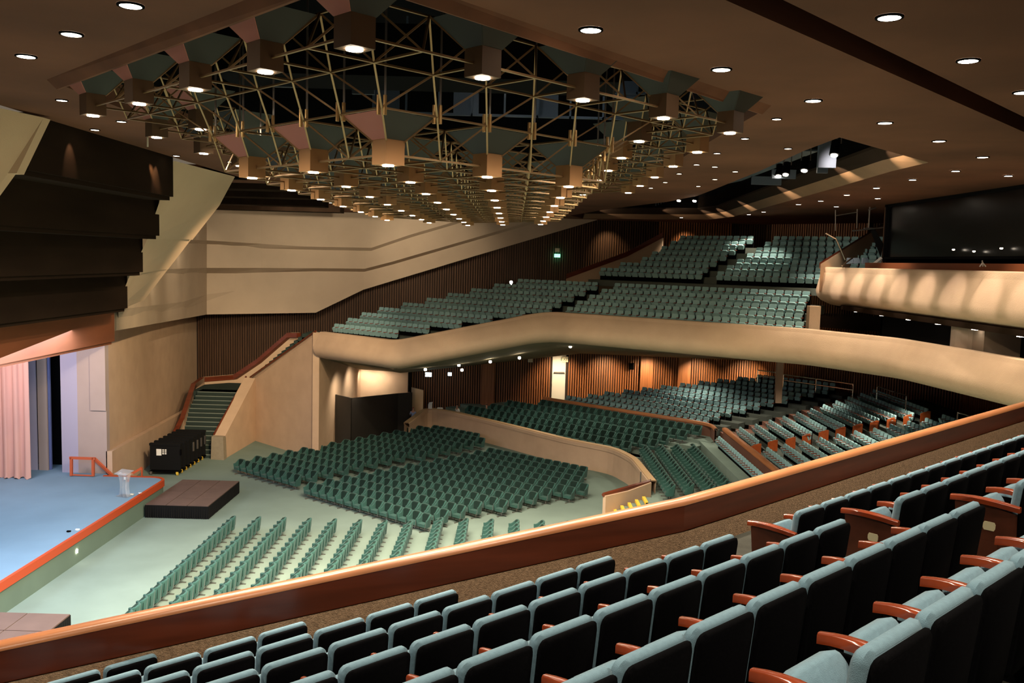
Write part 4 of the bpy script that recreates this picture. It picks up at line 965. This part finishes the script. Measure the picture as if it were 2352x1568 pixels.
# black glass control room
b = MB(); b.box(17.2, 8, 12.6, 17.3, 41, 14.95); struct('window_1', b, m_glass)
b = MB()
for y in (20, 40.8): b.box(17.05, y, 12.4, 17.2, y+.12, 15)
for z in (12.5, 14.9): b.box(17.05, 8, z, 17.2, 41, z+.1)
b.box(17.2, 40.9, 12, 27, 41.2, 15); struct('window_frame', b, m_dark)
b = MB(); b.box(17.25, 41.2, 12.0, 21.5, 41.5, 15.05); struct('wall_booth_side', b, m_slatb)
b = MB(); b.box(16.1, 9, 11.7, 16.2, 40.5, 12.32); struct('trim_34', b, m_head2)
b = MB(); b.box(17.0, 26.9, 13.9, 17.06, 28.3, 13.98); b.box(17.0, 26.6, 13.3, 17.06, 26.7, 13.8); b.box(17.0, 27.2, 13.75, 17.05, 28.0, 13.8)
tag(build('booth_monitor', b, mat('soft_lit', (.5, .6, .5), .5, emit=.7, ecol=(.8, .9, .8))), 'faint lit screen edge behind the black booth glass', 'monitor')
for i, (px, py) in enumerate([(2190, 573), (2237, 577), (2300, 570)]):
    d = ray(px, py); t = 16.98/d.x; P = Vector((0, 0, CZ))+d*t; b = MB(); b.box(-.02, -.07, -.015, .02, .07, .015); b.box(-.03, -.02, -.03, .03, .02, .02)
    o = build('desk_lamp', b, m_lensd); o.location = L(P); tag(o, 'tiny warm desk lamp glowing in the dark booth, %s along the glass' % ordw(i+1), 'lamp', 'desk lamps in the dark booth')
# sloping parapet with wooden cap on the booth corner
A_ = PY(1885, 606, 42.5); B_ = PY(2030, 516, 48.0)
b = MB(); b.prism([(A_.x, A_.y, 10.9), (B_.x, B_.y, 10.9), B_, A_], (.1, .3, 0)); struct('wall_booth_ramp', b, m_beige, fix=True)
b = MB(); b.prism([A_+Vector((-.1, -.1, -.22)), B_+Vector((-.1, -.1, -.22)), B_+Vector((-.1, -.1, .06)), A_+Vector((-.1, -.1, .06))], (.2, .5, 0)); struct('trim_35', b, m_rail, fix=True)
# light stands, tubes and a tilted black flag on the booth corner
def tubes(name, segs, y, r, m, label, cat, grp=None):
    b = MB()
    for a, c in segs: b.tube(PY(*a, y), PY(*c, y), r, 6)
    return tag(build(name, b, m), label, cat, grp)
tubes('light_stand', [((1919, 482), (1919, 530)), ((1919, 495), (1969, 487)), ((1969, 480), (1968, 524))], 42.0, .025, m_steel, 'thin metal frame standing behind the booth corner seats', 'stand', 'stands on the booth corner')
tubes('light_stand', [((1998, 475), (1995, 525)), ((1995, 482), (2012, 477)), ((1958, 530), (2030, 522)), ((1985, 524), (2005, 524))], 41.6, .035, m_steel, 'metal stand with short crossbar on the booth corner', 'stand', 'stands on the booth corner')
tubes('light_stand', [((1920, 548), (1941, 597)), ((1896, 535), (1920, 548)), ((1934, 610), (1958, 592))], 41.2, .04, m_chrome, 'bent shiny stand leaning at the booth nose', 'stand', 'stands on the booth corner')
tubes('light_stand', [((2003, 611), (2025, 593))], 41.0, .10, m_white, 'short white tube lying on the booth parapet', 'tube', 'stands on the booth corner')
tubes('light_stand', [((2256, 598), (2257, 612)), ((2250, 612), (2257, 603)), ((2264, 612), (2257, 603))], 28.6, .02, m_steel, 'tiny tripod on the flat booth parapet', 'tripod')
b = MB(); q = [PY(2000, 530, 41.4), PY(2010, 527, 41.4), PY(2028, 560, 41.4), PY(2022, 590, 41.4)]; b.prism(q, (.05, .08, 0)); tag(build('black_flag', b, m_black, fix=True), 'tilted black board beside the metal stands on the booth corner', 'board')
b = MB(); 
for x in (1945, 1960, 1980): b.prism([PY(x, 606, 42.2), PY(x+16, 604, 42.2), PY(x+14, 592, 42.4), PY(x+3, 592, 42.4)], (.0, .15, 0))
tag(build('covered_equipment', b, m_catw), 'blue-black covered equipment on the booth corner', 'equipment')

# ------------------------------------------------------------------ signs, rails, small things
def sign(px, py, y, wpx, hpx, m, label, name='exit_sign', frame=None, letters=None):
    P = PY(px, py, y); W_ = wpx*y/F; H_ = hpx*y/F; b = MB(); b.box(-W_/2, -.05, -H_/2, W_/2, .05, H_/2); b.box(-W_/2-.02, -.03, -H_/2-.02, W_/2+.02, .06, H_/2+.02)
    o = build(name, b, m); o.location = L(P); tag(o, label, 'sign')
    if letters:
        cu = bpy.data.curves.new('sign_text', 'FONT'); cu.body = letters; cu.size = H_*.9*K; cu.align_x = 'CENTER'; cu.align_y = 'CENTER'; cu.extrude = .004
        t = bpy.data.objects.new('lettering', cu); C.objects.link(t); cu.materials.append(letters_m); dg = bpy.context.evaluated_depsgraph_get(); me = bpy.data.meshes.new_from_object(t.evaluated_get(dg)); bpy.data.objects.remove(t); t = put('lettering', me, o, (0, -.075*K, 0)); t.rotation_euler = (PI/2, 0, 0)
    return o
letters_m = mat('dark_lettering', (.03, .10, .06), .6)
sign(984, 860, 60.5, 13, 8, m_exitw, 'bright white lit exit sign under the balcony near the pale wall', letters='EXIT')
sign(1033, 859, 61.5, 7, 6, m_exitw, 'small bluish lit sign under the balcony beside the larger lit one')
sign(1280, 587, 62.8, 12, 6, m_exitg, 'glowing green exit sign high on the dark slatted wall', letters='EXIT')
sign(1280, 574, 62.8, 9, 7, m_cream, 'cream emergency light box above the glowing green sign', name='emergency_light')
sign(1298, 825, 62.8, 13, 11, m_cream, 'cream sign plate on the slatted wall beside the white door', name='sign_plate', letters='EXIT')
sign(1218, 827, 62.8, 10, 8, m_cream, 'small cream plate on the slats near the white door', name='sign_plate')
sign(1450, 841, 62.7, 10, 14, m_shell, 'small black wall speaker on the lit wooden slats', name='wall_speaker')
P = PY(1174, 648, 56.5); b = MB(); b.tube((0, -.03, 0), (0, .05, 0), .10, 14); b.tube((0, .03, -.9), (0, .05, -.05), .03, 6); o = build('work_light', b, m_lens); o.location = L(P); tag(o, 'bright bare work light standing among the highest side seats', 'lamp')
pl = bpy.data.lights.new('work', 'POINT'); pl.energy = 60; pl.color = (1, .9, .7); po = bpy.data.objects.new('work_point', pl); C.objects.link(po); po.location = L((P.x, P.y-.3, P.z+.1))
def hrail(pts, z, label):
    b = MB()
    P = [PZ(x, y, z) for x, y in pts]
    for a, c in zip(P, P[1:]):
        for dz in (0, -.35): b.tube(a+Vector((0, 0, dz)), c+Vector((0, 0, dz)), .035, 6)
    for a in P: b.tube(a, a+Vector((0, 0, -.8)), .03, 6)
    tag(build('tier_handrail', b, m_brass), label, 'handrail', 'brass handrails behind the tier seats')
m_brass = m_chrome
hrail([(1741, 850), (1790, 856)], 5.3, 'brass double handrail behind the tier seats, left of the pale post'.replace('left of', 'before'))
hrail([(1800, 860), (1875, 870), (1960, 882)], 5.3, 'long brass double handrail behind the tier seats, past the pale post')
hrail([(2015, 887), (2082, 909)], 5.3, 'short brass handrail above the centre tier seats')
hrail([(2200, 947), (2232, 957)], 5.3, 'brass handrail stub above the near wooden rail')
P = PZ(1790, 890, 4.4); b = MB(); b.box(P.x-.2, P.y, 3.4, P.x+.2, P.y+.3, 6.3); struct('wall_tier_post', b, m_beige)
b = MB(); b.box(-.16, -.1, 0, .16, .1, .35); b.prism([(-.16, -.1, .35), (.16, -.1, .35), (.2, .1, .55), (-.1, .1, .5)], (0, .02, 0)); P = PZ(988, 938, 1.6); o = build('white_box', b, m_white, k=1.); o.location = L(P); tag(o, 'white paper box standing on the curved parapet corner', 'box')
b = MB(); b.box(-.25, -.15, 0, .25, .15, .06); b.box(-.2, -.1, .06, .15, .1, .09); P = PZ(1011, 938, 1.56); o = build('paper_stack', b, m_paper, k=1.); o.location = L(P); tag(o, 'white papers lying flat on the curved parapet', 'papers')

# ------------------------------------------------------------------ people (small, far away)
def person(loc, rz, shirt, hairm, label, sit=False, lean=0.):
    g = empty('person', loc, rz); tag(g, label, 'person')
    hip = .45 if sit else .92; ly = -lean
    def skinmesh(name, verts, edges, m, sub=2):
        me = bpy.data.meshes.new(name); me.from_pydata([v[:3] for v in verts], edges, []); me.materials.append(m)
        o = put(name, me, g); md = o.modifiers.new('skin', 'SKIN'); md.use_smooth_shade = True
        for i, v in enumerate(verts): o.data.skin_vertices[0].data[i].radius = (v[3], v[3]*(v[4] if len(v) > 4 else 1))
        o.data.skin_vertices[0].data[0].use_root = True
        s = o.modifiers.new('sub', 'SUBSURF'); s.levels = 1; s.render_levels = sub; return o
    kneey, footy = (.45, .42) if sit else (.03, 0.)
    kz = .5 if sit else .5
    V = [(0, 0, hip, .13, .8), (0, -ly*.4+0, hip+.25, .12, .75), (0, -ly*.8, hip+.48, .14, .6), (0, -ly, hip+.58, .05), (0, -ly-.0, hip+.68, .085), (0, -ly+.01, hip+.78, .09),
         (-.17, -ly*.8, hip+.46, .05), (-.23, .05, hip+.2, .04), (-.16, .25, hip+.12, .032), (-.13, .31, hip+.11, .04), (.17, -ly*.8, hip+.46, .05), (.23, .05, hip+.2, .04), (.16, .25, hip+.12, .032), (.13, .31, hip+.11, .04),
         (-.09, .02, hip-.04, .085), (-.1, kneey, kz if sit else .5, .06), (-.1, footy, .08, .042), (-.1, footy+.14, .04, .035), (.09, .02, hip-.04, .085), (.1, kneey, kz if sit else .5, .06), (.1, footy, .08, .042), (.1, footy+.14, .04, .035)]
    E_ = [(0, 1), (1, 2), (2, 3), (3, 4), (4, 5), (2, 6), (6, 7), (7, 8), (8, 9), (2, 10), (10, 11), (11, 12), (12, 13), (0, 14), (14, 15), (15, 16), (16, 17), (0, 18), (18, 19), (19, 20), (20, 21)]
    skinmesh('body', V, E_, m_skin)
    V2 = [(0, 0, hip-.02, .15, .85), (0, -ly*.4, hip+.25, .14, .8), (0, -ly*.8, hip+.47, .155, .65), (-.18, -ly*.8, hip+.46, .065), (-.235, .03, hip+.22, .055), (.18, -ly*.8, hip+.46, .065), (.235, .03, hip+.22, .055)]
    skinmesh('shirt', V2, [(0, 1), (1, 2), (2, 3), (3, 4), (2, 5), (5, 6)], shirt)
    V3 = [(-.09, .03, hip-.03, .10), (-.1, kneey, kz, .075), (-.1, footy, .12, .055), (.09, .03, hip-.03, .10), (.1, kneey, kz, .075), (.1, footy, .12, .055)]
    skinmesh('trousers', V3, [(0, 1), (1, 2), (0, 3), (3, 4), (4, 5)], m_shell)
    skinmesh('hair', [(0, -ly-.025, hip+.74, .092), (0, -ly-.01, hip+.83, .085)], [(0, 1)], hairm)
hair = mat('dark_hair', (.015, .01, .008), .6)
P = PY(951, 962, 60.0); person(L((P.x, P.y, P.z)) if False else L((P.x, 59.3, .35)), .3, m_ltblue, m_red, 'person in a light blue shirt and red cap standing by the black screen')
P = PY(939, 915, 61.2); person(L((P.x, 61.0, 1.2)), .3, m_ltblue, hair, 'dark-haired person in blue just visible behind the pale board')
P = PY(1052, 934, 60.2); person(L((P.x, 60.4, .85)), 2.3, m_white, hair, 'person in white seated nearest the curved parapet bending down', sit=True, lean=.12)
P = PY(1120, 928, 60.0); person(L((P.x, 60.2, .95)), 2.3, m_white, hair, 'person in white seated farther along the green rows bending down', sit=True, lean=.12)
# hanging hook and pipe
tubes('hanging_hook', [((706, 398), (706, 420)), ((706, 420), (709, 424))], 24, .02, m_cream, 'short pale hook hanging below the lattice', 'hook')
tubes('hanging_rod', [((339, 300), (339, 337))], 20, .02, m_cream, 'thin pale rod hanging beside the stage header', 'rod')

# ramp parapet with a wooden cap beside the upper bank
A_ = PY(1300, 640, 55.0); B_ = PY(1522, 546, 56.5)
b = MB(); b.prism([(A_.x, A_.y, A_.z-1.2), (B_.x, B_.y, B_.z-2.6), B_, A_], (.1, .3, 0)); struct('wall_balcony_ramp', b, m_beige, fix=True)
b = MB(); M_ = PY(1440, 592, 56); b.prism([A_+Vector((0, -.1, 0)), M_+Vector((0, -.1, .08)), B_+Vector((0, -.1, 0)), B_+Vector((0, -.1, .36)), M_+Vector((0, -.1, .4)), A_+Vector((0, -.1, .3))], (.05, .5, 0)); struct('trim_36', b, m_rail, fix=True)
